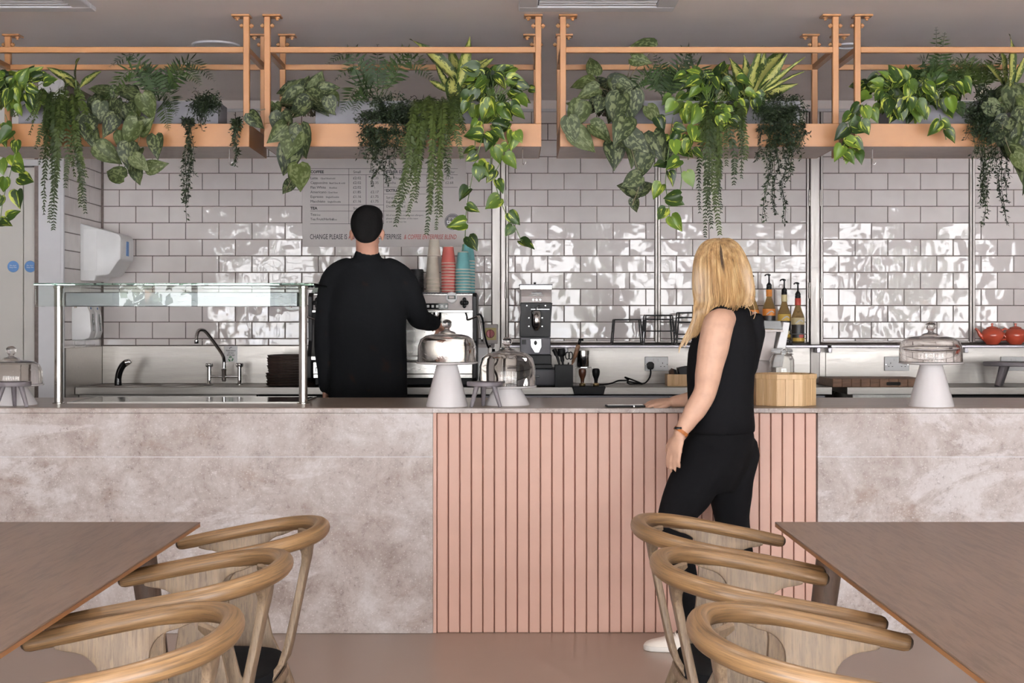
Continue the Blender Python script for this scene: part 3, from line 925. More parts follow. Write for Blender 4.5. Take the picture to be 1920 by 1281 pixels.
dup(ch0, (XL - .012, 3.185, 0), PI - .02, 'oak hoop-rail chair on the left, middle of its row of three')
dup(ch0, (XL + .002, 2.525, 0), PI + .05, 'oak hoop-rail chair on the left, nearest of its row, cut by the bottom edge')
XC = .352 + .215
dup(ch0, (XC, 3.81, 0), 0.0, 'oak hoop-rail chair on the right, farthest of its row, just below the woman')
dup(ch0, (XC - .008, 3.205, 0), .01, 'oak hoop-rail chair on the right, middle of its row of three')
dup(ch0, (XC - .01, 2.525, 0), -.03, 'oak hoop-rail chair on the right, nearest of its row, cut by the bottom edge')
# ================================================================ things on the front counter
ZC = .95
def cake_stand(px, d, hgt, r_plate, r0, r1, label, dome_h=.108):
    t = thing('cake_stand', label, 'cake stand', (X(px, d), d, ZC), group='white cake stands with glass domes')
    m = MB()
    m.lathe([(0, .002), (r0 - .004, .002), (r0, 0), (r0, .006), (r1 + .004, hgt - .014), (r1, hgt - .006), (r1, hgt - .004)], n=40)
    m.build('pedestal', 'white_ceramic', t, smooth=40)
    MB().lathe([(0, hgt - .008), (r1 + .01, hgt - .008), (r_plate - .02, hgt - .005), (r_plate, hgt - .001), (r_plate + .002, hgt + .003), (r_plate - .002, hgt + .0055), (0, hgt + .003)], n=48).build('plate', 'white_ceramic', t, smooth=40)
    return t
def cake_dome(px, d, z0, r, h, label):
    t = thing('cake_dome', label, 'glass dome', (X(px, d), d, z0), group='glass domes over the cake stands')
    th = .0045
    out = [(r, 0), (r + .001, .004), (r - .001, h * .55), (r - .012, h * .80), (r - .035, h * .93), (r * .5, h * .985), (.040, h), (.034, h + .008)]
    inn = [(.030, h + .004), (.036, h - th), (r * .5, h * .985 - th), (r - .037, h * .93 - th), (r - .016, h * .79), (r - .0055, h * .54), (r - .0045, .002), (r, 0)]
    m = MB().lathe(out + [(0, h + .010)], n=48)
    m.lathe([(0, h + .003)] + inn, n=48)
    m.build('bell', 'smoke_glass', t, smooth=60)
    k = MB().lathe([(.034, h + .0085), (.016, h + .013), (.011, h + .018), (.012, h + .024), (.018, h + .030), (.022, h + .040), (.0205, h + .052), (.012, h + .060), (0, h + .062)], n=24)
    k.lathe([(0, h + .0105), (.034, h + .0085)], n=24)
    k.build('knob', 'smoke_glass', t, smooth=60)
    return t
cake_stand(838, 6.08, .186, .132, .090, .043, 'tall white cake stand left of the short one, in front of the barista')
cake_dome(838, 6.08, ZC + .191, .126, .121, 'glass cake dome on the tall stand in front of the coffee machine')
cake_stand(951, 6.17, .080, .128, .098, .060, 'short white cake stand in front of the grinder, behind a grey stool')
cake_dome(951, 6.17, ZC + .085, .123, .150, 'glass cake dome on the short stand in front of the grinder')
cake_stand(1746, 6.08, .186, .134, .096, .045, 'tall white cake stand alone on the right end of the counter')
cake_dome(1745, 6.08, ZC + .191, .132, .112, 'glass cake dome on the tall stand at the right end')
cake_stand(24, 6.2, .086, .130, .104, .060, 'short white cake stand on the left end of the counter')
cake_dome(21, 6.2, ZC + .091, .132, .105, 'glass cake dome at the left end of the counter')

def trivet_stool(x, y, z, r, h, label, grp='small grey three-legged stools'):
    t = thing('riser_stool', label, 'stool', (x, y, z), group=grp)
    th = h * .17
    MB().lathe([(0, h - th), (r * .97, h - th), (r, h - th * .8), (r, h - th * .15), (r * .98, h), (0, h)], n=40).build('seat', 'grey_paint_wood', t, smooth=40)
    for k in range(3):
        a = 2 * PI * k / 3 + PI / 2 + .12
        p0 = Vector((r * .55 * math.cos(a), r * .55 * math.sin(a), h - th)); p1 = Vector((r * .93 * math.cos(a), r * .93 * math.sin(a), .001))
        MB().tube([p0, p1], [r * .15, r * .10], 14, caps=True).build('leg', 'grey_paint_wood', t, smooth=50)
    return t
s1 = trivet_stool(X(909, 6.02), 6.03, ZC, .077, .108, 'small grey three-legged display stool between the two middle cake stands')
dup(s1, (X(22, 6.02), 6.03, ZC), 0.1, 'small grey three-legged display stool at the left end, before a cake dome')

# phone under the woman's hand
ph = thing('smartphone', 'black phone lying on the counter under the woman\'s fingertips', 'phone', (X(1172, 6.03), 6.03, ZC), .06)
MB().bx((-.082, -.037, .0005), (.082, .037, .0085), .003, seg=2).build('body', 'black_plastic', ph)
MB().bx((-.079, -.034, .0086), (.079, .034, .0092)).build('screen', 'black_gloss', ph)
MB().lathe([(0, .0005), (.003, .0005), (.003, 0)], (.033, -.0372, .0045), 10, axis='Y').build('button', 'chrome', ph)

# octagonal bread crock of pale staves
ob = thing('wooden_crock', 'octagonal pale wooden box of upright staves beside the woman', 'wooden box', (X(1472, 6.14), 6.17, ZC))
ro = .130; hh = .138
for k in range(24):
    a = 2 * PI * (k // 3) / 8 + PI / 8 - PI / 2 + PI / 8
    s_ = (k % 3 - 1) * ro * math.tan(PI / 8) * 2 / 3
    w2 = ro * math.tan(PI / 8) / 3 - .0004
    mt = Matrix.Rotation(a, 4, 'Z')
    MB().bx((ro - .012, s_ - w2, .001), (ro, s_ + w2, hh - .020), .0012, mat=mt).build('stave', 'pale_wood', ob)
MB().lathe([(ro * 1.02 / math.cos(PI / 8) - .016, hh - .020), (ro * 1.02 / math.cos(PI / 8), hh - .020), (ro * 1.02 / math.cos(PI / 8), hh), (ro * 1.02 / math.cos(PI / 8) - .016, hh), (ro * 1.02 / math.cos(PI / 8) - .016, hh - .020)], n=8, a0=PI / 8).build('rim', 'pale_wood', ob)
MB().lathe([(0, .001), (ro - .01, .001), (ro - .01, .010), (0, .010)], n=8, a0=PI / 8).build('base', 'pale_wood', ob)
lb = thing('wooden_tray', 'low pale wooden tray half hidden between the woman and the octagonal box', 'tray', (X(1408, 6.3), 6.34, ZC))
for lo, hi in (((-.075, -.10, 0), (.075, .10, .008)), ((-.075, -.10, .008), (.075, -.09, .085)), ((-.075, .09, .008), (.075, .10, .085)), ((-.075, -.09, .008), (-.066, .09, .085)), ((.066, -.09, .008), (.075, .09, .085))):
    MB().bx(lo, hi, .001).build('side' if hi[2] > .01 else 'base', 'pale_wood', lb)

# till terminal
tl = thing('till_terminal', 'pale grey till screen on a slanted stand behind the woman', 'till', (X(1440, 6.55), 6.55, ZC))
q = lambda px, py: (X(px, 6.55) - X(1440, 6.55), Z(py, 6.55) - ZC)
MB().prism([q(1440, 688), q(1460, 688), q(1474, 605), q(1462, 604)], -.09, .10, 'XZ', bev=.003).build('screen_housing', 'white_plastic', tl)
MB().prism([q(1384, 676), q(1442, 676), q(1452, 620), q(1392, 620)], -.06, .06, 'XZ', bev=.003).build('stand', 'till_beige', tl)
MB().prism([q(1378, 616), q(1459, 618), q(1461, 622), q(1379, 623)], -.115, .05, 'XZ', bev=.002).build('display_tray', 'till_beige', tl)
MB().prism([q(1380, 600), q(1455, 602), q(1459, 617.5), q(1379, 615.5)], -.11, -.10, 'XZ', bev=.001).build('customer_display', 'screen_black', tl)
MB().bx((-.11, -.08, 0), (.05, .09, .018), .005).build('base', 'till_beige', tl)
MB().bx((-.07, -.03, .018), (.03, .05, q(1440, 676)[1] + .002), .004).build('column', 'till_beige', tl)

# clip-top jar
jr = thing('glass_jar', 'clear clip-top glass jar behind the octagonal wooden box', 'jar', (X(1466, 6.42), 6.42, ZC))
m = MB().lathe([(0, .003), (.05, .003), (.056, .01), (.056, .19), (.048, .208), (.044, .214), (.044, .222), (.041, .222), (.041, .213), (.045, .205), (.0525, .188), (.0525, .012), (.048, .007), (0, .007)], n=40)
m.build('body', 'clear_glass', jr, smooth=60)
MB().lathe([(0, .224), (.046, .224), (.049, .228), (.049, .236), (.040, .243), (.0, .246)], n=40).build('lid', 'clear_glass', jr, smooth=60)
cl_ = MB().tube([(.0505 * math.cos(a), .0505 * math.sin(a), .217) for a in [2 * PI * k / 24 for k in range(24)]], .0016, 6, closed=True)
cl_.tube(smooth_path([(-.014, -.0505, .217), (-.012, -.056, .235), (0, -.054, .243), (.012, -.056, .235), (.014, -.0505, .217)], 4), .0016, 6)
cl_.build('clip', 'chrome', jr, smooth=True)

# ================================================================ sneeze guard
sg = thing('sneeze_guard', 'glass-topped food guard on two round steel posts at left', 'sneeze guard', (X(339, 6.28), 6.28, ZC))
sx = lambda px, d=6.28: X(px, d) - X(339, 6.28)
zg = Z(533, 6.2)
for px in (110, 568.5):
    po = MB().lathe([(.019, 0), (.019, zg - ZC - .006)], (sx(px), 0, 0), 28)
    po.lathe([(0, 0), (.027, 0), (.027, .004), (.019, .006)], (sx(px), 0, 0), 28)
    po.build('post', 'post_steel', sg, smooth=40)
    MB().lathe([(.0195, 0), (.022, .001), (.022, .010), (.019, .011)], (sx(px), 0, zg - ZC - .017), 28).build('cap_ring', 'post_steel', sg, smooth=40)
MB().bx((sx(64, 6.2), -.085, zg - ZC - .005), (sx(589, 6.2), .36, zg - ZC + .005), .001).build('top_shelf_glass', 'green_glass', sg)
MB().bx((sx(66, 6.2), -.082, Z(575, 6.2) - ZC), (sx(573, 6.2), -.076, zg - ZC - .006), .0008).build('front_glass', 'pane_glass', sg)
MB().bx((sx(117), .03, Z(575, 6.31) - ZC), (sx(556), .075, Z(548, 6.31) - ZC), .003).build('lamp_housing', 'shelf_steel', sg, label='long brushed steel heat lamp housing')
for px in (135, 542):
    MB().lathe([(0, -.006), (.005, -.006), (.006, 0), (0, 0)], (sx(px), .05, Z(575, 6.31) - ZC), 12).build('lamp_screw', 'chrome', sg, smooth=40)
# ================================================================ things on the back benches
ZB = .94
# mixer tap
tp = thing('mixer_tap', 'chrome bridge mixer tap with tall swan neck on the sink bench', 'tap', (X(421, 8.42), 8.42, ZB))
tx = lambda px: X(px, 8.42) - X(421, 8.42)
tz = lambda py: Z(py, 8.42) - ZB
for px in (392.5, 449):
    pl = MB().lathe([(0, 0), (.020, 0), (.020, .004), (.013, .010), (.0115, .03), (.0115, tz(690)), (.015, tz(689)), (.015, tz(686))], (tx(px), 0, 0), 18)
    pl.build('pillar', 'chrome', tp, smooth=45)
    hd = MB()
    hd.lathe([(0, 0), (.012, 0), (.017, .008), (.018, .020), (.015, .026), (0, .028)], (tx(px), 0, tz(689)), 16)
    for k in range(4):
        a = k * PI / 2 + .4
        hd.ball((tx(px) + .017 * math.cos(a), .017 * math.sin(a), tz(689) + .014), .006, 8, sc3=(1, 1, 2))
    hd.build('handle', 'chrome', tp, smooth=True)
MB().tube([(tx(393), 0, tz(706)), (tx(449), 0, tz(706))], .008, 12).build('bridge', 'chrome', tp, smooth=45)
MB().lathe([(0, -.03), (.010, -.03), (.014, -.02), (.014, .03), (.016, .034), (.016, .046), (.011, .05)], (tx(420), 0, tz(706)), 18).build('spout_body', 'chrome', tp, smooth=45)
nk = smooth_path([(tx(420), 0, tz(692)), (tx(420), 0, tz(676)), (tx(417), -.01, tz(664)), (tx(405), -.05, tz(642)), (tx(393), -.09, tz(623)), (tx(387), -.11, tz(618.5)), (tx(381.5), -.13, tz(620)), (tx(379), -.14, tz(628)), (tx(378.5), -.145, tz(636))], 7)
MB().tube(nk, .0105, 14).build('spout', 'chrome', tp, smooth=45)
MB().lathe([(0, -.012), (.012, -.012), (.013, -.008), (.013, .008), (.0105, .010)], (tx(378.5), -.145, tz(640)), 14).build('aerator', 'chrome', tp, smooth=45)
# black hand spray
sp = thing('tap_lever', 'short black curved pillar tap with chrome tip at the left bowl', 'tap', (X(222, 8.3), 8.3, ZB))
sx_ = lambda px: X(px, 8.3) - X(222, 8.3); sz_ = lambda py: Z(py, 8.3) - ZB
MB().tube(smooth_path([(0, 0, 0), (sx_(221.5), 0, sz_(712)), (sx_(224), 0, sz_(698)), (sx_(230), 0, sz_(686)), (sx_(237), 0, sz_(680))], 6), [.023, .022, .022, .0215, .021, .0205, .02] + [.0195] * 18, 16).build('arm', 'black_gloss', sp, smooth=50)
MB().tube([(sx_(236), 0, sz_(680.6)), (sx_(243), 0, sz_(678.5)), (sx_(246), 0, sz_(681))], [.0205, .018, .011], 14).build('nozzle', 'chrome', sp, smooth=50)
# sign on the splashback
sn = thing('paper_sign', 'small white notice with green recycling symbol behind the mixer tap', 'sign', (X(432.5, 8.58), 8.585, Z(664, 8.58)))
MB().bx((-.039, -.0015, -.049), (.039, .0015, .049)).build('card', 'white_plastic', sn)
for k, s_ in enumerate(('Please ensure', 'you turn', 'off the taps')):
    text_mesh(s_, .0125, 'ink', 'lettering', sn, (0, -.0022, .017 - k * .0135), align='CENTER', sx=.85)
a_ = MB().tube(smooth_path([(-.006, -.002, .030), (-.005, -.002, .038), (.002, -.002, .041), (.008, -.002, .041)], 4), .0016, 6); a_.build('arrow', 'ink', sn)
rc = MB()
for k in range(3):
    a = PI / 2 + k * 2 * PI / 3
    c = Vector((0, -.002, -.030)); r_ = .0125
    p = [c + Vector((r_ * math.cos(a + t_), 0, r_ * math.sin(a + t_))) for t_ in (-.55, 0, .40)]
    rc.tube(p, [.003, .003, .003], 6)
    e = c + Vector((r_ * math.cos(a + .62), 0, r_ * math.sin(a + .62)))
    d_ = (e - p[-1]).normalized()
    rc.tube([p[-1], p[-1] + d_ * .007], [.0055, .0005], 6)
rc.build('recycling_symbol', 'recycle_green', sn)
# stack of dark trays: every tray a thing of its own
r0 = random.Random(3)
tw, td, n_t = .30, .34, 12
tmesh = None
for k in range(n_t):
    z0 = ZB + .004 + k * .0148
    jx, ja = r0.uniform(-.008, .008), r0.uniform(-.03, .03)
    t = thing('serving_tray', 'dark brown plastic tray in the stack beside the sink', 'tray', (X(551, 8.28) + jx, 8.30, z0), ja, group='stacked dark brown trays')
    if k == n_t - 1: t['label'] = 'dark brown plastic tray on top of the stack beside the sink'
    if k == 0: t['label'] = 'dark brown plastic tray at the bottom of the stack by the sink'
    if tmesh is None:
        m = MB(); n_ = 28; rings = []
        for (s_, z_) in ((.92, 0), (.96, .002), (.985, .013), (1.0, .014), (1.0, .0125), (.972, .0105), (.94, .004), (.90, .003)):
            ring_ = []
            for j in range(n_):
                a = 2 * PI * j / n_; e = 2 / 5
                ca, sa = math.cos(a), math.sin(a)
                ring_.append((math.copysign(abs(ca) ** e, ca) * tw / 2 * s_, math.copysign(abs(sa) ** e, sa) * td / 2 * s_, z_))
            rings.append(ring_)
        vs = [v for r_ in rings for v in r_]
        fs = [(i * n_ + j, i * n_ + (j + 1) % n_, (i + 1) * n_ + (j + 1) % n_, (i + 1) * n_ + j) for i in range(len(rings) - 1) for j in range(n_)]
        fs += [tuple(reversed(range(n_))), tuple(range((len(rings) - 1) * n_, len(rings) * n_))]
        tmesh = m.add(vs, fs).mesh('tray_body', 'brown_tray', 50)
    inst('tray_body', tmesh, t)

# ---- dispensers on the return wall
hd_ = thing('paper_dispenser', 'big white hand towel dispenser with blue window on the tiled side wall', 'dispenser', (XR + .001, 8.30, 1.55))
prof = [(0, 0), (.085, .0), (.095, .028), (.150, .032), (.172, .040), (.222, .115), (.236, .125), (.238, .25), (.225, .272), (.05, .322), (0, .335)]
MB().prism(prof, -.135, .15, 'XZ', bev=.010).build('cover', 'white_plastic', hd_, smooth=35)
MB().bx((.2365, -.02, .15), (.2400, .03, .235), .001).build('level_window', 'sign_blue', hd_)
MB().bx((.02, -.1365, .06), (.10, -.1345, .30), .001).build('side_seam', 'white_plastic', hd_)
def soap(y, label):
    t = thing('soap_dispenser', label, 'dispenser', (XR + .001, y, Z(638, y)), group='white soap dispensers on the side wall')
    H = .20
    MB().prism([(0, 0), (.07, .002), (.10, .012), (.112, .05), (.104, .16), (.085, H), (0, H)], -.05, .05, 'XZ', bev=.006).build('case', 'white_plastic', t, smooth=35)
    MB().prism([(.1085, .05), (.114, .055), (.112, .10), (.1085, .15), (.106, .15)], -.012, .012, 'XZ', bev=.001).build('window', 'black_gloss', t)
    MB().lathe([(0, .003), (.009, .002), (.010, 0)], (.094, -.0, H - .02), 14, axis='X').build('button', 'sign_blue', t)
    return t
soap(8.06, 'white soap dispenser with dark window, nearer of the pair above the sink')
soap(8.19, 'white soap dispenser with dark window, nearer the corner of the pair above the sink')

# ---- menu board
YM = 8.588
mb = thing('menu_board', 'large pale grey printed coffee menu board on the white tiles', 'menu board', (X(720, YM), YM, Z(380, YM)))
mx = lambda px: X(px, YM) - X(720, YM)
mz = lambda py: Z(py, YM) - Z(380, YM)
MB().bx((mx(567), 0, mz(463)), (mx(873.5), .006, mz(296)), .001).build('panel', 'board_grey', mb)
def rule(x0, y0, x1, y1):
    w = .0011
    MB().bx((mx(x0) - w, -.0012, mz(y1) - w), (mx(x1) + w, .001, mz(y0) + w)).build('rule', 'ink', mb)
for a in ((582, 316.2, 858, 316.2), (582, 327.8, 858, 327.8), (582, 384.4, 719.5, 384.4), (582, 395.9, 719.5, 395.9), (582, 419.8, 719.5, 419.8), (719.5, 351.2, 858, 351.2),
          (719.5, 364.0, 830, 364.0), (719.5, 395.9, 830, 395.9), (654, 316.2, 654, 419.8), (686.5, 327.8, 686.5, 384.4), (719.5, 316.2, 719.5, 419.8), (830, 327.8, 830, 395.9), (800, 327.8, 800, 351.2)):
    rule(*a)
def tx_(s, px, py, h, mat='ink', sx=1.0, bold=0.0, al='LEFT', sh=0.0):
    text_mesh(s, h, mat, 'lettering', mb, (mx(px), -.0016, mz(py)), sx=sx, bold=bold, align=al, shear=sh)
H1, H2, H3 = .0235, .022, .0145
tx_('COFFEE', 582, 324.8, H1, bold=.0008)
tx_('TEA', 582, 393, H1, bold=.0008)
tx_('OTHER DRINKS', 722.5, 324.8, H1, bold=.0008)
tx_('EXTRAS', 724, 359.8, H1, bold=.0008); tx_('*', 720.6, 359.8, H1)
for px, py in ((669.5, 324.8), (669.5, 393)): tx_('Small', px, py, H2, al='CENTER')
for px, py in ((702.5, 324.8), (702.5, 393), (842.5, 324.8)): tx_('Regular', px, py, H2, al='CENTER')
tx_('Small', 814, 324.8, H2, al='CENTER')
rows = [('Latte', '12oz/16oz/cold', '£2.02', '£2.35'), ('Cappuccino', '8oz/12oz & cold', '£2.02', '£2.35'), ('Flat White', '8oz/6oz', '£2.02', '-'),
        ('Americano', '12oz/16oz', '£1.85', '£2.17'), ('Espresso', 'Single/Double', '£1.16', '£1.75'), ('Macchiato', 'Single/Double', '£1.16', '£1.75')]
for k, (a, b, p1, p2) in enumerate(rows):
    y = 336.2 + k * 8.74
    tx_(a, 582, y, H2)
    tx_(b, 584 + len(a) * 3.35, y, H3)
    tx_(p1, 669.5, y, H2, al='CENTER'); tx_(p2, 702.5, y, H2, al='CENTER')
tx_('Tea', 582, 404.6, H2); tx_('12oz', 592, 404.6, H3)
tx_('Tea Fruit/Herbal', 582, 413.3, H2, sx=.95); tx_('12oz', 623, 413.3, H3)
for k, (a, b, c) in enumerate((('Hot Chocolate', '£2.27', '£2.39'), ('Mocha', '£2.54', '£2.68'))):
    tx_(a, 724, 336.2 + k * 8.74, H2); tx_(b, 814, 336.2 + k * 8.74, H2, al='CENTER'); tx_(c, 842.5, 336.2 + k * 8.74, H2, al='CENTER')
for k, (a, b) in enumerate((('Syrups', '£0.40'), ('Espresso shot', '£0.40'), ('Decaffeinated', '£0.47'))):
    tx_(a, 724, 372.6 + k * 8.2, H2 * .95); tx_(b, 815, 372.6 + k * 8.2, H2, al='CENTER')
for k, s_ in enumerate(('All of our drinks may contain allergens', 'please ask a member of the team', 'or ask to see our list')): tx_(s_, 724, 405 + k * 6.2, H3)
tx_('CHANGE PLEASE IS', 581, 448.5, .043, sx=.62, bold=.0003)
tx_('A SOCIAL', 653.5, 448.5, .043, 'ink_red', sx=.62, bold=.0003)
tx_('ENTERPRISE', 709, 448.5, .043, sx=.62, bold=.0003)
tx_('& COFFEE ENTERPRISE BLEND', 757, 448.5, .040, 'ink_red', sx=.60, bold=.0002, sh=.25)
bd = MB().lathe([(0, .0025), (.0485, .0025), (.050, .001), (.050, 0)], (mx(849), -.0005, mz(416)), 40, axis='Y').build('round_badge', 'badge_dark', mb, label='round dark award badge')
MB().tube([(mx(849) + .046 * math.cos(a), -.0032, mz(416) + .046 * math.sin(a)) for a in [2 * PI * k / 40 for k in range(40)]], .0008, 4, closed=True).build('badge_ring', 'board_grey', bd)
text_mesh('great', .026, 'board_grey', 'lettering', bd, (mx(849), -.0036, mz(411.5)), align='CENTER')
text_mesh('taste', .038, 'frame_white', 'lettering', bd, (mx(849), -.0036, mz(420.0)), align='CENTER', bold=.0008)

# ---- espresso machine
YE = 8.03
em = thing('espresso_machine', 'wide steel espresso machine with black side panels behind the barista', 'coffee machine', (X(742, YE), YE, ZB))
ex = lambda px: X(px, YE) - X(742, YE)
ez = lambda py: Z(py, YE) - ZB
D = .46
def eb(nm, x0, y0, x1, y1, d0, d1, mat, bev=.003, lab=None):
    return MB().bx((ex(x0), d0, ez(y1)), (ex(x1), d1, ez(y0)), bev).build(nm, mat, em, label=lab)
eb('back_body', 586, 556, 888, 704, .20, D, 'machine_steel')
eb('upper_housing', 587, 553.5, 886, 582, .0, .20, 'till_beige', .004, 'brushed steel upper housing')
eb('edge_strip', 584, 582, 888, 586, -.004, .05, 'machine_steel', .001)
eb('splash_plate', 590, 586, 886, 676, .16, .20, 'machine_steel', .001)
eb('drip_tray', 585, 668, 888, 675, -.05, .20, 'machine_steel', .002)
eb('lower_panel', 588, 679, 886, 701, -.02, .20, 'machine_steel', .002)
eb('lower_lip', 588, 701.5, 886, 709, -.015, .2, 'machine_steel', .002)
eb('plinth', 590, 709, 886, 722, .02, .42, 'black_plastic', .002)
for px in (578, 886):
    MB().prism([(-.03, ez(716)), (.42, ez(716)), (D, ez(700)), (D, ez(552)), (.02, ez(549)), (-.01, ez(556)), (.0, ez(640)), (-.055, ez(668)), (-.055, ez(708))],
               ex(px), ex(px + 8), 'YZ', bev=.004).build('side_panel', 'black_plastic', em)
rl = MB()
for k in range(56):
    px = 592 + k * 5.28
    rl.tube([(ex(px), .01, ez(553.5)), (ex(px + 2.5), .01, ez(549.5))], .0025, 5)
rl.tube([(ex(590), .01, ez(549.5)), (ex(886), .01, ez(549.5))], .0035, 6)
rl.tube([(ex(590), .01, ez(553.6)), (ex(886), .01, ez(553.6))], .0035, 6)
rl.build('cup_rail', 'dark_grey', em)
for px in (595, 871):
    kb = MB()
    kb.lathe([(0, .03), (.010, .03), (.012, 0)], (ex(px), -.0, ez(568)), 14, axis='Y')
    for k in range(4):
        a = k * PI / 2
        kb.ball((ex(px) + .014 * math.cos(a), -.024, ez(568) + .018 * math.sin(a)), .011, 10, sc3=(1, .7, 1.2))
    kb.build('steam_knob', 'black_plastic', em, smooth=True)
for px0, px1 in ((620, 668), (798, 840)):
    pd = eb('button_panel', px0, 569, px1, 580, -.006, .002, 'black_gloss', .001)
    for k in range(5):
        x_ = ex(px0 + 5 + k * (px1 - px0 - 8) / 4.0)
        MB().bx((x_ - .007, -.009, ez(577)), (x_ + .007, -.0055, ez(572)), .001).build('button', 'white_plastic', pd)
for px in (660, 815):
    gh = MB().lathe([(0, .0), (.036, .0), (.036, -.035), (.030, -.05), (0, -.05)], (ex(px), .09, ez(586)), 24)
    gh.build('group_head', 'chrome', em, smooth=45)
    pf = MB().lathe([(0, -.05), (.034, -.05), (.034, -.075), (.02, -.085), (0, -.085)], (ex(px), .09, ez(586)), 24)
    pf.tube([(ex(px), .06, ez(586) - .065), (ex(px), -.10, ez(586) - .075)], [.010, .014], 12)
    pf.build('portafilter', 'black_plastic', em, smooth=45)
for px, s_ in ((600, -1), (872, 1)):
    MB().tube(smooth_path([(ex(px), .08, ez(586)), (ex(px) + s_ * .01, .03, ez(594)), (ex(px) + s_ * .015, -.02, ez(600)), (ex(px) + s_ * .05, -.06, ez(596)), (ex(px) + s_ * .075, -.09, ez(594)), (ex(px) + s_ * .085, -.10, ez(604)), (ex(px) + s_ * .10, -.11, ez(640))], 5), .0055, 8).build('steam_wand', 'chrome', em, smooth=True)
mn = MB().lathe([(0, .004), (.020, .004), (.022, 0)], (ex(811), -.02, ez(691)), 24, axis='Y')
mn.build('gauge_dial', 'black_gloss', em)
MB().tube([(ex(811) + .019 * math.cos(a), -.0245, ez(691) + .019 * math.sin(a)) for a in [2 * PI * k / 24 for k in range(24)]], .0015, 5, closed=True).build('gauge_rim', 'chrome', em)
text_mesh('nu', .06, 'ink', 'lettering', em, (ex(592), -.0215, ez(697)), sx=.7)
for px in (610, 740, 868):
    MB().lathe([(0, 0), (.02, 0), (.018, ez(722)), (0, ez(722))], (ex(px), .08, 0), 14).build('foot', 'black_plastic', em)
    MB().lathe([(0, 0), (.02, 0), (.018, ez(722)), (0, ez(722))], (ex(px), .36, 0), 14).build('foot', 'black_plastic', em)
eb('top_deck', 588, 551.5, 886, 553.5, .0, D, 'machine_steel', .001)
ZE = Z(551.2, YE)
# timer clipped on the front
tm = thing('kitchen_timer', 'small white round kitchen timer with grey display on the coffee machine', 'timer', (X(847, YE), YE - .001, Z(558, YE)))
MB().lathe([(0, .012), (.028, .012), (.033, .008), (.034, .002), (.033, 0)], (0, 0, 0), 10, axis='Y', a0=.3).build('case', 'white_plastic', tm, smooth=35)
MB().bx((-.022, -.0135, -.010), (.022, -.011, .012), .002).build('display', 'black_gloss', tm)
MB().bx((-.014, -.0142, -.006), (.014, -.013, .009)).build('glass', 'till_beige', tm)

# ---- paper cups, upside down, every cup a thing
def cup_mesh(nm, r0, r1, h, body):
    m = MB()
    m.lathe([(r0, .004), (r1, h), (r1 - .002, h + .001), (r1 - .003, h - .006), (0, h - .006)], n=24, mi=0)
    m.lathe([(r0 - .002, 0), (r0 + .002, .0005), (r0 + .0028, .003), (r0 + .0015, .0055), (r0 - .001, .0055)], n=24, mi=1)
    m.lathe([(r1 - .0032, h - .0055), (r1 + .0004, h - .008), (r1 + .0005, h + .0005), (r1 - .002, h + .0012)], n=24, mi=1)
    return m.mesh(nm, [body, 'cup_rim'], 40)
def cup_stack(px, d, n, pitch, me, h, word, grp, lab_top, zb=None, first=0.0):
    z = ZE if zb is None else zb
    for k in range(n):
        o = inst('paper_cup', me, None, (X(px, d) + R(-.001, .001), d, z + .0005 + k * pitch))
        o.rotation_euler = (0, 0, R(0, 6))
        tag(o, lab_top if k == n - 1 else word, 'paper cup', grp)
    return z + (n - 1) * pitch
cr = cup_mesh('cream_cup', .0405, .030, .130, 'cup_cream')
crs = cup_mesh('small_cream_cup', .038, .0275, .096, 'cup_cream')
rd = cup_mesh('red_cup', .0420, .029, .098, 'cup_red')
tl_ = cup_mesh('teal_cup', .0430, .030, .104, 'cup_teal')
zt_ = cup_stack(811.5, 8.12, 5, .0215, cr, .13, 'upside-down cream paper cup nested in the stack on the coffee machine', 'cream paper cups', 'large cream paper cup topping the nested cream stack, under a smaller cup')
cup_stack(814, 8.12, 1, .02, crs, .096, '', 'cream paper cups', 'small cream paper cup standing highest on the cream cup stack', zb=zt_ + .1315)
cup_stack(841, 8.12, 11, .0175, rd, .098, 'upside-down red paper cup nested in the stack on the coffee machine', 'red paper cups', 'red paper cup on top of the nested red stack')
z_r = ZE + 10 * .0175 + .0995
cup_stack(868, 8.10, 9, .0172, tl_, .104, 'upside-down teal paper cup nested in the front teal stack', 'teal paper cups in front', 'teal paper cup on top of the shorter front teal stack')
cup_stack(877, 8.20, 12, .0172, tl_, .104, 'upside-down teal paper cup nested in the rear teal stack', 'teal paper cups behind', 'teal paper cup on top of the taller rear teal stack')
for px, py, mat in ((803, 450, 'label_red'), (821, 485, 'label_red')): pass
# black lids stacked beside the cups
lm = MB().lathe([(0, .014), (.034, .014), (.040, .012), (.041, .003), (.0445, .002), (.0445, 0), (0, 0)], n=24).mesh('cup_lid', 'black_plastic', 40)
for k in range(16):
    o = inst('cup_lid', lm, None, (X(781, 8.12) + R(-.001, .001), 8.12, ZE + .0005 + k * .0086))
    tag(o, 'black takeaway lid on top of the stack behind the barista\'s shoulder' if k == 15 else 'black takeaway lid in the stack behind the barista\'s shoulder', 'lid', 'stacked black takeaway lids')
# pale green bowl at the machine's left end
gb = MB().lathe([(.03, 0), (.034, .004), (.072, .05), (.082, .075), (.080, .076), (.068, .05), (.03, .008), (0, .007)], n=32)
m_ = new_mat('celadon', (186, 204, 194), .25); M['celadon'] = m_
o = gb.build('serving_bowl', 'celadon', None, smooth=50); o.location = (X(610, 8.15), 8.15, ZE + .078); o.rotation_euler = (PI, 0, 0)
tag(o, 'pale green bowl upside down on the left end of the coffee machine', 'bowl')

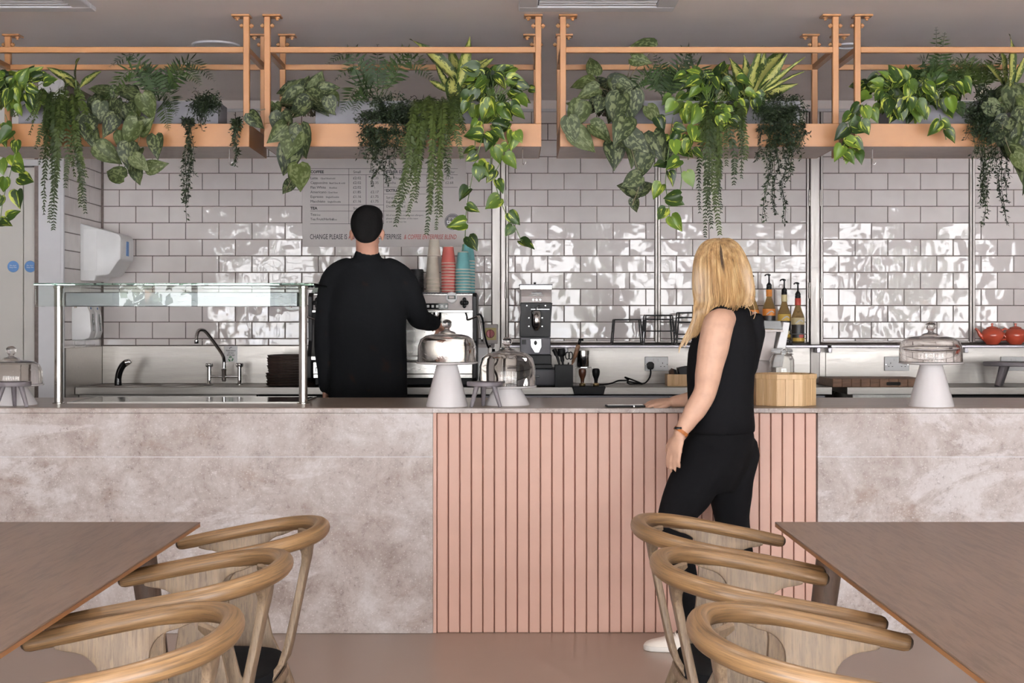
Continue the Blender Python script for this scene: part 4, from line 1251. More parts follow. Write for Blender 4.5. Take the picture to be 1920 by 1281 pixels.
# ---- isolator switch and box on the wall
iso = thing('isolator_switch', 'red rotary isolator switch on a yellow plate beside the coffee machine', 'switch', (X(920, 8.57), 8.58, Z(626, 8.57)))
MB().bx((-.044, -.03, -.06), (.044, .02, .058), .004).build('box', 'till_beige', iso)
MB().bx((-.034, -.033, -.038), (.034, -.030, .036)).build('plate', 'isolator_yellow', iso)
MB().lathe([(0, .012), (.023, .012), (.026, .006), (.026, 0)], (-.002, -.033, 0), 24, axis='Y').build('dial', 'isolator_red', iso, smooth=40)
MB().bx((-.006, -.052, -.022), (.003, -.045, .022), .002).build('grip', 'isolator_red', iso)
MB().lathe([(0, 0), (.012, 0), (.012, -.018), (.008, -.024), (0, -.024)], (.012, -.005, -.06), 12).build('gland', 'till_beige', iso)
ic = MB().tube(smooth_path([P(925, 655, 8.57), P(925, 664, 8.56), P(921, 676, 8.55), P(916, 684, 8.55), P(912, 700, 8.55)], 6), .009, 8).build('power_cable', 'black_plastic', None, smooth=True)
tag(ic, 'thick black cable running down from the red isolator switch', 'cable')
wbx = thing('water_filter_box', 'flat pale grey filter box standing right of the coffee machine', 'box', (X(905, 8.45), 8.45, ZB))
MB().bx((-.036, -.05, 0), (.036, .10, Z(645, 8.40) - ZB), .004).build('case', 'till_beige', wbx)
MB().bx((-.030, -.052, .02), (.030, -.0495, Z(652, 8.40) - ZB), .001).build('front_plate', 'white_plastic', wbx)
hs = MB().tube(smooth_path([P(893, 592, 8.05), P(900, 590, 8.08), P(905, 600, 8.12), P(908, 625, 8.15), P(913, 645, 8.18), P(916, 652, 8.2)], 6), .006, 8)
hs = hs.build('rubber_hose', 'black_plastic', None, smooth=True)
tag(hs, 'thin black hose curving off the right side of the coffee machine', 'hose')

# ---- grinder on its knock drawer
YG = 8.14
kd = thing('knock_drawer', 'grey knock-out drawer with slot handle under the coffee grinder', 'drawer', (X(1002, YG), YG - .01, ZB))
MB().bx((X(950, YG) - X(1002, YG), 0, .006), (X(1054, YG) - X(1002, YG), .30, Z(691, YG) - ZB), .012, seg=3).build('case', 'dark_grey', kd, smooth=40)
MB().bx((-.045, -.004, .055), (.03, .001, .066), .002).build('handle_slot', 'black_gloss', kd)
for a in (-.13, .13):
    for b in (.04, .26): MB().lathe([(0, 0), (.012, 0), (.012, .007), (0, .007)], (a, b, 0), 10).build('foot', 'black_plastic', kd)
ZK = Z(691, YG)
gr = thing('coffee_grinder', 'black and steel on-demand coffee grinder left of the utensil pot', 'coffee grinder', (X(1004.5, YG), YG, ZK))
gx = lambda px: X(px, YG) - X(1004.5, YG)
gz = lambda py: Z(py, YG) - ZK
def gb_(nm, x0, y0, x1, y1, d0, d1, mat, bev=.003, lab=None, par=gr):
    return MB().bx((gx(x0), d0, gz(y1)), (gx(x1), d1, gz(y0)), bev).build(nm, mat, par, label=lab)
gb_('foot_block', 976, 665.5, 1034, 683, -.03, .2, 'black_plastic')
gb_('base_plate', 974, 683, 1035, 691, -.05, .22, 'black_plastic')
gb_('lower_front', 975.5, 632.5, 1032.5, 665, .0, .22, 'dark_grey', .004)
MB().prism([(gx(975.5), gz(632)), (gx(1032.5), gz(632)), (gx(1033), gz(605)), (gx(1036), gz(568)), (gx(975.5), gz(568)), (gx(977), gz(585)), (gx(974.5), gz(605))], .03, .22, 'XZ', bev=.002).build('chute_recess', 'black_plastic', gr)
MB().prism([(-.012, gz(567.5)), (.22, gz(567.5)), (.22, gz(543)), (.03, gz(543)), (-.012, gz(556))], gx(976.5), gx(1034.5), 'YZ', bev=.003).build('control_head', 'till_beige', gr, label='champagne control head')
gb_('hopper_cover', 974.5, 534.5, 1035, 543, -.005, .22, 'machine_steel', .002)
gb_('hopper_lid', 973.5, 533, 1036, 535, -.008, .222, 'dark_grey', .001)
MB().lathe([(0, 0), (.006, 0), (.006, .006), (.009, .010), (0, .015)], (gx(1003), .05, gz(533)), 12).build('lid_knob', 'chrome', gr, smooth=40)
gb_('screen', 996.5, 548.5, 1016, 552, .004, .02, 'black_gloss', .001)
ms = MB(); ms.lathe([(0, .002), (.5, .002), (.5, 0)], (0, 0, 0), 24, axis='Y')
o_ = ms.build('smile_panel', 'black_gloss', gr); o_.location = (gx(1006), -.004, gz(556)); o_.scale = (.118, 1, .022)
for px in (999.5, 1006, 1013): MB().lathe([(0, .003), (.005, .003), (.006, 0)], (gx(px), -.010, gz(562.5)), 12, axis='Y').build('button', 'chrome', gr, smooth=40)
ch = MB().lathe([(.0, 0), (.025, 0), (.027, .004), (.027, gz(585) - gz(612)), (.022, gz(585) - gz(612) + .006), (0, gz(585) - gz(612) + .008)], (gx(1005.5), .0, gz(612)), 24)
ch.lathe([(0, 0), (.010, 0), (.022, .022), (.022, .026), (0, .026)], (gx(1005.5), .0, gz(620)), 20)
ch.build('dosing_chute', 'chrome', gr, smooth=45)
MB().tube([(gx(996), .01, gz(580)), (gx(1030), .01, gz(580))], .0022, 6).build('pin', 'chrome', gr)
MB().tube(smooth_path([(gx(1004), .02, gz(585)), (gx(1005), .0, gz(580)), (gx(1008), -.005, gz(577)), (gx(1012), .01, gz(573))], 4), .004, 6).build('spring', 'chrome', gr, smooth=True)
for px, py in ((992, 596), (1017, 596), (992, 612), (1017, 612), (988, 573), (1023, 573)):
    MB().lathe([(0, .002), (.003, .002), (.003, 0)], (gx(px), .03, gz(py)), 8, axis='Y').build('screw', 'chrome', gr)
fk = MB().prism([(gx(996), gz(650)), (gx(1003), gz(661)), (gx(1010), gz(661)), (gx(1015), gz(650)), (gx(1014.5), gz(636)), (gx(994.5), gz(636))], -.012, .001, 'XZ', bev=.001)
fk.build('badge_plate', 'chrome', gr)
MB().lathe([(0, .003), (.013, .003), (.014, 0)], (gx(1004), -.012, gz(643)), 20, axis='Y', sx=.75).build('badge', 'black_plastic', gr)
gb_('sticker', 978.5, 637, 986.5, 646, -.0015, .001, 'black_plastic', 0)

# ---- black utensil pot
up = thing('utensil_pot', 'square black caddy full of utensils right of the grinder', 'utensil pot', (X(1057, 8.13), 8.13, ZB))
uz = lambda py: Z(py, 8.13) - ZB
w_ = .052; o = MB()
for lo, hi in (((-w_, -.05, 0), (w_, -.045, uz(684))), ((-w_, .045, 0), (w_, .05, uz(684))), ((-w_, -.045, 0), (-w_ + .005, .045, uz(684))), ((w_ - .005, -.045, 0), (w_, .045, uz(684))), ((-w_ + .005, -.045, 0), (w_ - .005, .045, .005))):
    o.bx(lo, hi, .001)
o.build('pot', 'black_plastic', up)
def utensil(nm, label, pts, r, mat, extra=None, cat='utensil'):
    m = MB().tube(smooth_path([P(a, b, c) for a, b, c in pts], 5), r, 10)
    if extra: extra(m)
    o = m.build(nm, mat, None, smooth=50)
    return tag(o, label, cat, 'utensils in the black caddy')
utensil('plastic_spoon', 'black flat-ended spoon leaning left in the utensil caddy', [(1052, 700, 8.12), (1048, 680, 8.13), (1043, 665, 8.14), (1039, 655, 8.15)], [.006] * 6 + [.008] * 4 + [.013] * 4 + [.016, .012], 'black_plastic')
utensil('spatula', 'broad black spatula standing in the utensil caddy', [(1058, 702, 8.14), (1055, 680, 8.15), (1053, 663, 8.16), (1052.5, 654, 8.16)], [.006] * 6 + [.012] * 3 + [.024] * 6 + [.02], 'black_plastic')
sc_ = MB()
sc_.tube([P(1063, 700, 8.11), P(1066, 680, 8.12)], .004, 8)
for dx in (0, 1):
    c_ = P(1064 + dx * 6, 667, 8.12)
    sc_.tube([c_ + Vector((.011 * math.cos(a), 0, .021 * math.sin(a))) for a in [2 * PI * k / 20 for k in range(20)]], .0036, 6, closed=True)
tag(sc_.build('scissors', 'black_plastic', None, smooth=True), 'black handled scissors standing in the utensil caddy', 'scissors', 'utensils in the black caddy')
br = MB().tube(smooth_path([P(1068, 704, 8.10), P(1073, 682, 8.09), P(1078, 668, 8.08), P(1085, 646, 8.07)], 5), [.004] * 6 + [.009] * 4 + [.013] * 5 + [.008], 10, mi=0)
br.tube([P(1085, 647, 8.07), P(1087, 640, 8.07), P(1087.5, 635, 8.07)], [.006, .009, .007], 8, mi=1)
br.tube([P(1086, 637, 8.07), P(1094, 637, 8.07)], [.005, .007], 8, mi=1)
tag(br.build('cleaning_brush', ['board_wood', 'black_plastic'], None, smooth=True), 'brown cleaning brush with black head leaning out of the utensil caddy', 'brush', 'utensils in the black caddy')
# glass shelf stand, shaker
ac = thing('acrylic_riser', 'clear plastic riser behind the two tampers', 'riser', (X(1094, 8.3), 8.3, ZB))
az = lambda py: Z(py, 8.3) - ZB
a_ = MB()
a_.bx((-.048, -.05, az(688) - .004), (.048, .05, az(688)), .001); a_.bx((-.048, -.05, 0), (-.044, .05, az(688) - .004)); a_.bx((.044, -.05, 0), (.048, .05, az(688) - .004))
a_.build('shelf', 'clear_glass', ac)
shk = thing('chocolate_shaker', 'stainless steel shaker with ridged lid beside the utensil caddy', 'shaker', (X(1093, 8.28), 8.28, Z(688, 8.3) + .001))
hz = Z(657, 8.28) - Z(688, 8.3)
MB().lathe([(0, 0), (.034, 0), (.0355, .003), (.0365, hz * .7), (.0345, hz * .72), (.0345, hz * .75)], n=28).build('body', 'chrome', shk, smooth=45)
MB().lathe([(.0345, hz * .75), (.037, hz * .76), (.037, hz * .97), (.034, hz), (0, hz)], n=28).build('lid', 'machine_steel', shk, smooth=45)
# tamper holder and tampers
th = thing('tamper_tray', 'black knock tray in front of the riser holding two tampers', 'tray', (X(1104.5, 8.0), 8.04, ZB))
tz0 = Z(740, 8.0) - ZB; tz1 = Z(725, 8.0) - ZB
MB().prism([(-.083, tz0), (.083, tz0), (.094, tz1), (-.094, tz1)], -.035, -.005, 'XZ', bev=.003).build('front_bar', 'black_plastic', th)
MB().bx((-.094, -.03, tz1 - .012), (.094, .09, tz1 + .001), .002).build('mat', 'black_plastic', th)
def tamper(px, top_mat, label):
    d = 8.04; z0 = ZB + tz1 + .0015
    t = thing('tamper', label, 'tamper', (X(px, d), d, z0), group='tampers on the black tray')
    h = Z(691, d) - z0
    MB().lathe([(0, 0), (.0165, 0), (.0175, .002), (.0175, .012), (.013, .015), (.010, .018)], n=24).build('base', 'brass', t, smooth=45)
    MB().lathe([(.010, .018), (.0095, .026), (.0115, .04), (.020, h * .62), (.0225, h * .82), (.020, h * .96), (.012, h), (0, h)], n=24).build('handle', top_mat, t, smooth=45)
tamper(1092, 'tamper_wood', 'tamper with brown wooden handle, nearer the utensil caddy')
tamper(1117.5, 'black_plastic', 'tamper with black handle, on the right of the pair')

# ---- sockets
def socket(px0, px1, py0, py1, label, plug):
    d = 8.585
    t = thing('wall_socket', label, 'socket', (X((px0 + px1) / 2, d), d, Z((py0 + py1) / 2, d)), group='white double wall sockets')
    w = (px1 - px0) / F * d / 2; h = (py1 - py0) / F * d / 2
    MB().bx((-w, -.010, -h), (w, .002, h), .003, seg=2).build('plate', 'white_plastic', t)
    for s_ in (-.52, .52):
        cx = s_ * w
        for hx, hz_, a, b in ((0, .008, .0018, .0045), (-.011, -.012, .0036, .0018), (.011, -.012, .0036, .0018)):
            MB().bx((cx + hx - a, -.0115, hz_ - b - .004), (cx + hx + a, -.0095, hz_ + b - .004)).build('pin_hole', 'ink', t)
        MB().bx((cx * .35 - .006, -.0135, h * .35), (cx * .35 + .006, -.0095, h * .75), .001).build('rocker_switch', 'white_plastic', t)
    for s_ in (-.9, .9): MB().lathe([(0, .001), (.0028, .001), (.003, 0)], (s_ * w, -.010, -h * .1), 8, axis='Y').build('screw', 'chrome', t)
    return t
socket(1209, 1252.5, 669, 695.5, 'white double wall socket with a black plug, left of the woman', True)
socket(1658, 1704, 669, 695.5, 'white double wall socket behind the right cake stand', False)
socket(1876, 1925, 669, 695.5, 'white double wall socket behind the larger grey stool at far right', False)
pg = thing('mains_plug', 'black plug and looped lead in the socket left of the woman', 'plug', (X(1219.5, 8.56), 8.572, Z(686, 8.56)))
MB().prism([(-.020, -.012), (-.012, -.022), (.012, -.022), (.020, -.012), (.022, .012), (.010, .024), (-.010, .024), (-.022, .012)], -.030, .0, 'XZ', bev=.004).build('body', 'black_plastic', pg, smooth=35)
base = Vector(pg.location)
cab = [P(1219.5, 692, 8.55), P(1220, 700, 8.54), P(1217, 710, 8.52), P(1208, 719, 8.45), P(1194, 721, 8.38), P(1180, 720, 8.36), P(1177, 716, 8.36), P(1192, 718, 8.38), P(1204, 720, 8.36), P(1190, 714, 8.36), P(1176, 709, 8.38), P(1172, 708, 8.4), P(1178, 713, 8.42), P(1160, 714, 8.40), P(1148, 718.5, 8.36), P(1135, 721, 8.30), P(1120, 722, 8.25)]
cab = [Vector((p.x, p.y, max(p.z, ZB + .006))) - base for p in smooth_path(cab, 6)]
MB().tube(cab, .0048, 8).build('lead', 'black_plastic', pg, smooth=True)

# ---- wire racks on the shelf
def wire_stand(px0, px1, py0, py1, d, label, grp, z0=None, w_top=.86):
    z = ZSH - .012 if z0 is None else z0
    x0, x1 = X(px0, d), X(px1, d); h = Z(py0, d) - Z(py1, d)
    t = thing('wire_riser', label, 'wire riser', ((x0 + x1) / 2, d, z + .0045), group=grp)
    w = (x1 - x0) / 2; dep = .07; r = .0042; m = MB()
    T = [(-w * w_top, -dep * .85, h), (w * w_top, -dep * .85, h), (w * w_top, dep * .85, h), (-w * w_top, dep * .85, h)]
    B = [(-w, -dep, 0), (w, -dep, 0), (w, dep, 0), (-w, dep, 0)]
    m.tube(T, r, 8, closed=True)
    m.build('top_frame', 'black_wire', t)
    for k in range(4): MB().tube([T[k], B[k]], r, 8).build('leg', 'black_wire', t)
    m = MB().tube([B[0], B[3]], r, 8); m.tube([B[1], B[2]], r, 8); m.tube([B[3], B[2]], r * .8, 8)
    m.build('foot_rail', 'black_wire', t)
    return t, h
G_ = 'black wire risers on the steel shelf'
wire_stand(1147, 1203.5, 600.5, 646, 8.42, 'single black wire riser on the shelf, farthest from the woman', G_)
wire_stand(1205.5, 1262.5, 600, 646, 8.42, 'black wire riser on the shelf, lower of the pair beside the single one', G_)
wire_stand(1206, 1262, 592.5, 622, 8.42, 'black wire riser nested on top of the pair beside the single one', G_, z0=ZSH - .012 + (646 - 622) / F * 8.42, w_top=.88)
for k in range(3):
    wire_stand(1266 + k * .6, 1323, 605.5 - k * 9, 646 - k * 9, 8.42, ['lowest black wire riser of the stack behind the woman\'s hair', 'middle black wire riser of the stack behind the woman\'s hair', 'topmost black wire riser of the stack behind the woman\'s hair'][k], G_, z0=ZSH - .012 + k * 9 / F * 8.42)
# small wooden box with napkins
nbx = thing('wooden_caddy', 'small pale wooden box on the back bench left of the woman', 'wooden box', (X(1273, 8.3), 8.3, ZB))
for lo, hi in (((-.075, -.06, 0), (.075, .06, .006)), ((-.075, -.06, .006), (.075, -.05, .068)), ((-.075, .05, .006), (.075, .06, .068)), ((-.075, -.05, .006), (-.066, .05, .068)), ((.066, -.05, .006), (.075, .05, .068))):
    MB().bx(lo, hi, .001).build('side' if hi[2] > .01 else 'base', 'pale_wood', nbx)
cd = thing('card_holder', 'dark wedge of brown napkins in the small wooden box', 'napkins', (X(1279, 8.3), 8.3, ZB + .008))
for k in range(7):
    MB().bx((-.055 + k * .006, -.045, 0), (-.0525 + k * .006, .045, .105 - abs(k - 3) * .004), .0005, mat=Matrix.Rotation(-.25, 4, 'Y')).build('napkin', 'board_wood' if k < 4 else 'black_plastic', cd)
MB().bx((-.01, -.045, .0), (.05, .045, .10), .002, mat=Matrix.Rotation(-.2, 4, 'Y')).build('block', 'black_plastic', cd)

# ---- syrup bottles in a stepped wire rack
YS = 8.40
cols = [('label_cream', 'label_orange', 'label_black'), ('label_orange', 'label_orange', 'label_black'), ('label_cream', 'label_yellow', 'label_black'), ('label_red', 'label_cream', 'label_black')]
spx = [(1411, 629, 8.46), (1442, 627, 8.46), (1470.5, 637, 8.42), (1496, 644, 8.38)]
names = ['syrup bottle with pump half hidden by the woman\'s hair', 'syrup bottle with plain orange neck collar beside the hidden one', 'syrup bottle with cream collar and yellow shoulder label', 'syrup bottle with red patterned collar and cream label, beside the frame post']
def syrup(px, py, d, cset, label):
    z = Z(py, d)
    t = thing('syrup_bottle', label, 'syrup bottle', (X(px, d), d, z), group='syrup bottles with black pumps')
    r = .0385
    MB().lathe([(0, .002), (r - .004, .002), (r, .006), (r, .150), (r - .003, .165), (r - .014, .192), (.0155, .222), (.0145, .232), (.0145, .262), (0, .262)], n=28).build('glass', 'bottle_glass', t, smooth=50)
    MB().lathe([(r + .0004, .012), (r + .0006, .013), (r + .0006, .110), (r + .0004, .111)], n=28).build('label', cset[2], t, smooth=40)
    MB().lathe([(r + .0006, .112), (r + .0008, .113), (r + .0008, .150), (r + .0002, .152)], n=28).build('upper_label', cset[1], t, smooth=40)
    MB().lathe([(r + .0008, .013), (r + .001, .014), (r + .001, .032), (r + .0008, .033)], n=28).build('foot_label', 'label_yellow', t, smooth=40)
    MB().lathe([(0, .002), (.014, .002), (.014, 0)], (.012, -r - .001, .045), 14, axis='Y').build('emblem', cset[0], t)
    e = MB().tube(smooth_path([(-.020, -r * .82, .118), (-.006, -r - .001, .132), (.010, -r - .0005, .138), (.022, -r * .85, .128)], 4), .0035, 6)
    e.build('swoosh', 'frame_white', t)
    MB().lathe([(.0175, .226), (.018, .228), (.018, .266), (.0165, .268)], n=20).build('collar', cset[0], t, smooth=40)
    pm = MB().lathe([(.016, .268), (.017, .270), (.017, .282), (.015, .284), (.017, .290), (.015, .298), (.009, .306), (.005, .310), (.0045, .355), (0, .356)], n=18)
    pm.build('pump', 'black_plastic', t, smooth=45)
    sp_ = MB().tube(smooth_path([(.006, 0, .355), (-.004, 0, .359), (-.018, -.005, .357), (-.026, -.008, .350)], 4), .0045, 8)
    sp_.lathe([(0, .350), (.009, .350), (.009, .358), (0, .361)], n=14)
    sp_.build('nozzle', 'black_plastic', t, smooth=45)
m = new_mat('bottle_glass', (206, 176, 120), .04); b_ = m.node_tree.nodes['Principled BSDF']
b_.inputs['Transmission Weight'].default_value = .75; b_.inputs['IOR'].default_value = 1.4
M['bottle_glass'] = m
for (px, py, d), cset, nm in zip(spx, cols, names): syrup(px, py, d, cset, nm)
wr_ = thing('bottle_rack', 'stepped black wire rack holding the four syrup bottles', 'rack', (X(1455, YS), YS, ZSH - .012))
rk = MB()
for (px, py, d) in spx:
    c_ = Vector((X(px, d) - X(1455, YS), d - YS, Z(py, d) - ZSH + .012))
    for z_ in (-.004, .055):
        rk.tube([c_ + Vector((.043 * sx1, .043 * sy1, z_)) for sx1, sy1 in ((-1, -1), (1, -1), (1, 1), (-1, 1))], .003, 6, closed=True)
    for sx1 in (-1, 1):
        for sy1 in (-1, 1):
            rk.tube([(c_.x + .043 * sx1, c_.y + .043 * sy1, .003), c_ + Vector((.043 * sx1, .043 * sy1, .055))], .003, 6)
    rk.tube([c_ + Vector((-.043, 0, -.004)), c_ + Vector((.043, 0, -.004))], .003, 6)
rk.build('wire_frame', 'black_wire', wr_)

# ---- chopping boards
cbd = thing('chopping_board', 'thick dark end-grain chopping board on the right back bench', 'chopping board', (X(1634, 8.25), 8.24, ZB))
wb_ = X(1720, 8.25) - X(1634, 8.25)
for k in range(10):
    x0 = -wb_ + k * 2 * wb_ / 10
    MB().bx((x0 + .0004, -.17, .001), (x0 + 2 * wb_ / 10 - .0004, .19, .049), .002).build('block', 'board_wood', cbd)
MB().bx((.04, -.176, .012), (.12, -.166, .030), .003).build('grip_shade', 'soil_and_shade', cbd)  # dark block paints in the shade of the grip slot
trivet_stool(X(1900, 8.26), 8.27, ZB, .165, .140, 'larger grey three-legged stool on the back bench at far right', 'small grey three-legged stools')

# ---- teapots
def teapot(px, label):
    d = 8.45; z = ZSH - .0115
    t = thing('teapot', label, 'teapot', (X(px, d), d, z), group='terracotta teapots on the shelf')
    MB().lathe([(0, .002), (.032, .002), (.034, 0), (.036, .004), (.056, .026), (.066, .052), (.062, .074), (.046, .092), (.030, .099), (0, .099)], n=36).build('body', 'terracotta_glaze', t, smooth=50)
    MB().lathe([(.036, .0985), (.034, .102), (.018, .108), (.007, .110), (.006, .116), (.0085, .122), (.006, .128), (0, .129)], n=28).build('lid', 'terracotta_glaze', t, smooth=50)
    MB().tube(smooth_path([(-.046, 0, .040), (-.072, 0, .058), (-.086, 0, .082), (-.102, 0, .096)], 6), [.020, .019, .018, .016, .014, .013, .012, .011, .0105, .010, .0095, .009, .0085, .008, .0075, .007, .0068, .0065, .0065], 14, flat=.9).build('spout', 'terracotta_glaze', t, smooth=60)
    MB().tube(smooth_path([(.052, 0, .080), (.075, 0, .094), (.098, 0, .082), (.104, 0, .058), (.090, 0, .036), (.058, 0, .028)], 6), .0065, 10).build('handle', 'terracotta_glaze', t, smooth=60)
teapot(1860.5, 'terracotta teapot on the shelf with its spout to the left, fully in view')
teapot(1904, 'terracotta teapot on the shelf, cut by the right edge of the picture')
# ================================================================ plants in the hanging frames
def leaf_material(key, cols, kind, rough=.42):
    m = new_mat(key, cols[0], rough + .08, 0, .2); n = NT(m)
    uv = n.mapping('UV', (1, 1, 1), rnd=True)
    oi = n.t.nodes.new('ShaderNodeObjectInfo')
    sp = n.t.nodes.new('ShaderNodeSeparateXYZ'); n.link(n.tc.outputs['UV'], sp.inputs[0])
    edge = n.math('MULTIPLY', n.math('ABSOLUTE', n.math('SUBTRACT', sp.outputs['X'], .5), 0), 2.0)
    base = n.ramp(oi.outputs['Random'], [(0.0, cols[0]), (0.55, cols[1]), (1.0, cols[2])])
    if kind == 'pothos':
        f = n.noise(n.mapping('UV', (5.0, 1.3, 1), (0, 0, .5), rnd=True), 1.0, 3, .5, .4)
        base = n.mix(n.ramp(f, [(0.58, (0, 0, 0, 1)), (0.66, (1, 1, 1, 1))]), base, cols[3])
    elif kind == 'silver':
        f = n.noise(n.mapping('UV', (6.5, 6.5, 1), rnd=True), 1.0, 2, .5, .6)
        g = n.math('MULTIPLY', n.ramp(f, [(0.47, (0, 0, 0, 1)), (0.58, (1, 1, 1, 1))]), n.ramp(edge, [(0.78, (1, 1, 1, 1)), (0.95, (0, 0, 0, 1))]))
        g = n.math('MULTIPLY', g, n.ramp(edge, [(0.03, (0, 0, 0, 1)), (0.10, (1, 1, 1, 1))]))
        base = n.mix(n.math('MULTIPLY', g, .85), base, cols[3])
    elif kind == 'cream':
        f = n.noise(n.mapping('UV', (9, 16, 1), rnd=True), 1.0, 3, .6, .3)
        g = n.math('ADD', n.math('MULTIPLY', f, .9), n.math('MULTIPLY', edge, -.42))
        base = n.mix(n.ramp(g, [(0.20, (0, 0, 0, 1)), (0.30, (1, 1, 1, 1))]), base, cols[3])
    if kind in ('pothos', 'silver'):
        base = n.mix(n.math('MULTIPLY', n.ramp(edge, [(0.0, (1, 1, 1, 1)), (0.07, (0, 0, 0, 1))]), .35), base, cols[2])
    n.color(base)
    n.b.inputs['Subsurface Weight'].default_value = 0.0
    M[key] = m
leaf_material('pothos_leaf', [(20, 34, 12), (38, 58, 18), (74, 94, 30), (150, 156, 64)], 'pothos', .30)
leaf_material('silver_leaf', [(21, 28, 14), (31, 40, 18), (52, 61, 26), (84, 90, 60)], 'silver', .45)
leaf_material('cream_leaf', [(31, 45, 18), (42, 57, 21), (57, 70, 26), (129, 128, 70)], 'cream', .4)
leaf_material('fern_leaf', [(25, 38, 17), (37, 53, 22), (53, 68, 28)], 'plain', .5)
leaf_material('trailing_leaf', [(29, 40, 15), (42, 53, 20), (54, 65, 25)], 'plain', .5)
leaf_material('small_leaf', [(19, 26, 14), (26, 36, 20), (37, 49, 24)], 'plain', .5)

def leaf_mesh(nm, L, W, prof, mat, fold, curl, seed, tip=0.0):
    rr = random.Random(seed); m = MB(); nu, nv = 5, len(prof)
    vs = []; uvs = []
    for j, (t, w) in enumerate(prof):
        for i in range(nu):
            u = (i / (nu - 1)) * 2 - 1
            x = u * w * W; y = t * L
            notch = -0.10 * L * abs(u) * (1 - t) ** 3 if tip else 0.0
            z = fold * abs(x) - curl * L * t * t + rr.uniform(-1, 1) * .012 * L * abs(u) + .02 * L * math.sin(3.2 * t * PI + u) * abs(u)
            vs.append((x, y + notch, z)); uvs.append(((u + 1) / 2, t))
    fs = []; fu = []
    for j in range(nv - 1):
        for i in range(nu - 1):
            q = (j * nu + i, j * nu + i + 1, (j + 1) * nu + i + 1, (j + 1) * nu + i)
            fs.append(q); fu.append([uvs[k] for k in q])
    m.add(vs, fs, 0, fu)
    return m.mesh(nm, mat, True)
HEART = [(0, .34), (.07, .80), (.18, .98), (.34, 1.0), (.52, .86), (.70, .58), (.86, .27), (1.0, .01)]
LANCE = [(0, .10), (.10, .48), (.25, .86), (.42, 1.0), (.60, .90), (.78, .58), (.90, .28), (1.0, .01)]
POTHOS = [leaf_mesh('leaf', .082, .034, HEART, 'pothos_leaf', f, c, k, 1) for k, (f, c) in enumerate(((.30, .18), (.5, .30), (.15, .05), (.65, .4)))]
SILVER = [leaf_mesh('leaf', .122, .047, HEART, 'silver_leaf', f, c, k + 9, 1) for k, (f, c) in enumerate(((.18, .18), (.32, .30), (.06, .08), (.42, .36)))]
CREAM = [leaf_mesh('leaf', .26, .034, LANCE, 'cream_leaf', f, c, k + 19) for k, (f, c) in enumerate(((.4, .22), (.6, .32), (.3, .12)))]

def orient(p, tip, nrm, s=1.0, sw=1.0):
    y = tip.normalized(); z = nrm - y * nrm.dot(y)
    if z.length < 1e-4: z = Vector((0, -1, .2)) - y * Vector((0, -1, .2)).dot(y)
    z.normalize(); x = y.cross(z)
    return Matrix(((x.x * s * sw, y.x * s, z.x * s, p.x), (x.y * s * sw, y.y * s, z.y * s, p.y), (x.z * s * sw, y.z * s, z.z * s, p.z), (0, 0, 0, 1)))
def dep(py, lo=6.24, hi=6.56):
    """depth of a bit of foliage: in front of the tray once it hangs below its rim"""
    if py > 222: return R(6.09, 6.165)
    if py > 195: return R(6.13, 6.30)
    return R(lo, hi)
def plant(name, label, grp, px, cat='plant'):
    d = 6.43
    t = thing(name, label, cat, (X(px, d), d, 2.27), group=grp)
    return t
def loc(t, p): return p - t.location

def leafy(t, meshes, spots, stems_mat, root_px, scale=1.0, jit=.25):
    """spots: (px, py, size factor, tip angle in degrees in the picture plane (-90 down) or None)"""
    stem = MB(); root = Vector((0, 0, -.02))
    for s in spots:
        px, py, k, ang = s[:4]
        d = s[4] if len(s) > 4 else dep(py)
        p = P(px, py, d)
        a = math.radians(ang + R(-25, 25)) if ang is not None else math.radians(-90 + R(-75, 75))
        tip = Vector((math.cos(a), R(-.45, .15), math.sin(a)))
        nrm = Vector((R(-.45, .45), -1, R(-.15, .75)))
        me = random.choice(meshes)
        L = max(v.co.y for v in me.vertices) if False else None
        sc_ = scale * k * R(.88, 1.12)
        ln = (0.082 if meshes is POTHOS else .122 if meshes is SILVER else .26) * sc_
        base = p - tip.normalized() * ln * .45
        inst('leaf', me, t, mat=orient(loc(t, base), tip, nrm, sc_, R(.88, 1.1)))
        if py < 235 and len(s) < 6:
            b = loc(t, base)
            mid = b.lerp(root, .5) + Vector((R(-.02, .02), R(-.03, .0), R(.0, .04)))
            stem.tube(smooth_path([root + Vector((R(-.05, .05), R(-.03, .03), 0)), mid, b], 3), [.0022] * 3 + [.0018] * 3 + [.0014], 5)
    return stem
def bulk(cx, cy, rx, ry, n, k=1.0):
    out = []
    while len(out) < n:
        u, v = R(-1, 1), R(-1, 1)
        if u * u + v * v > 1: continue
        px, py = cx + u * rx, cy + v * ry
        ang = math.degrees(math.atan2(-v - .55, u * .9))
        out.append((px, py, k * R(.75, 1.15), ang))
    return out
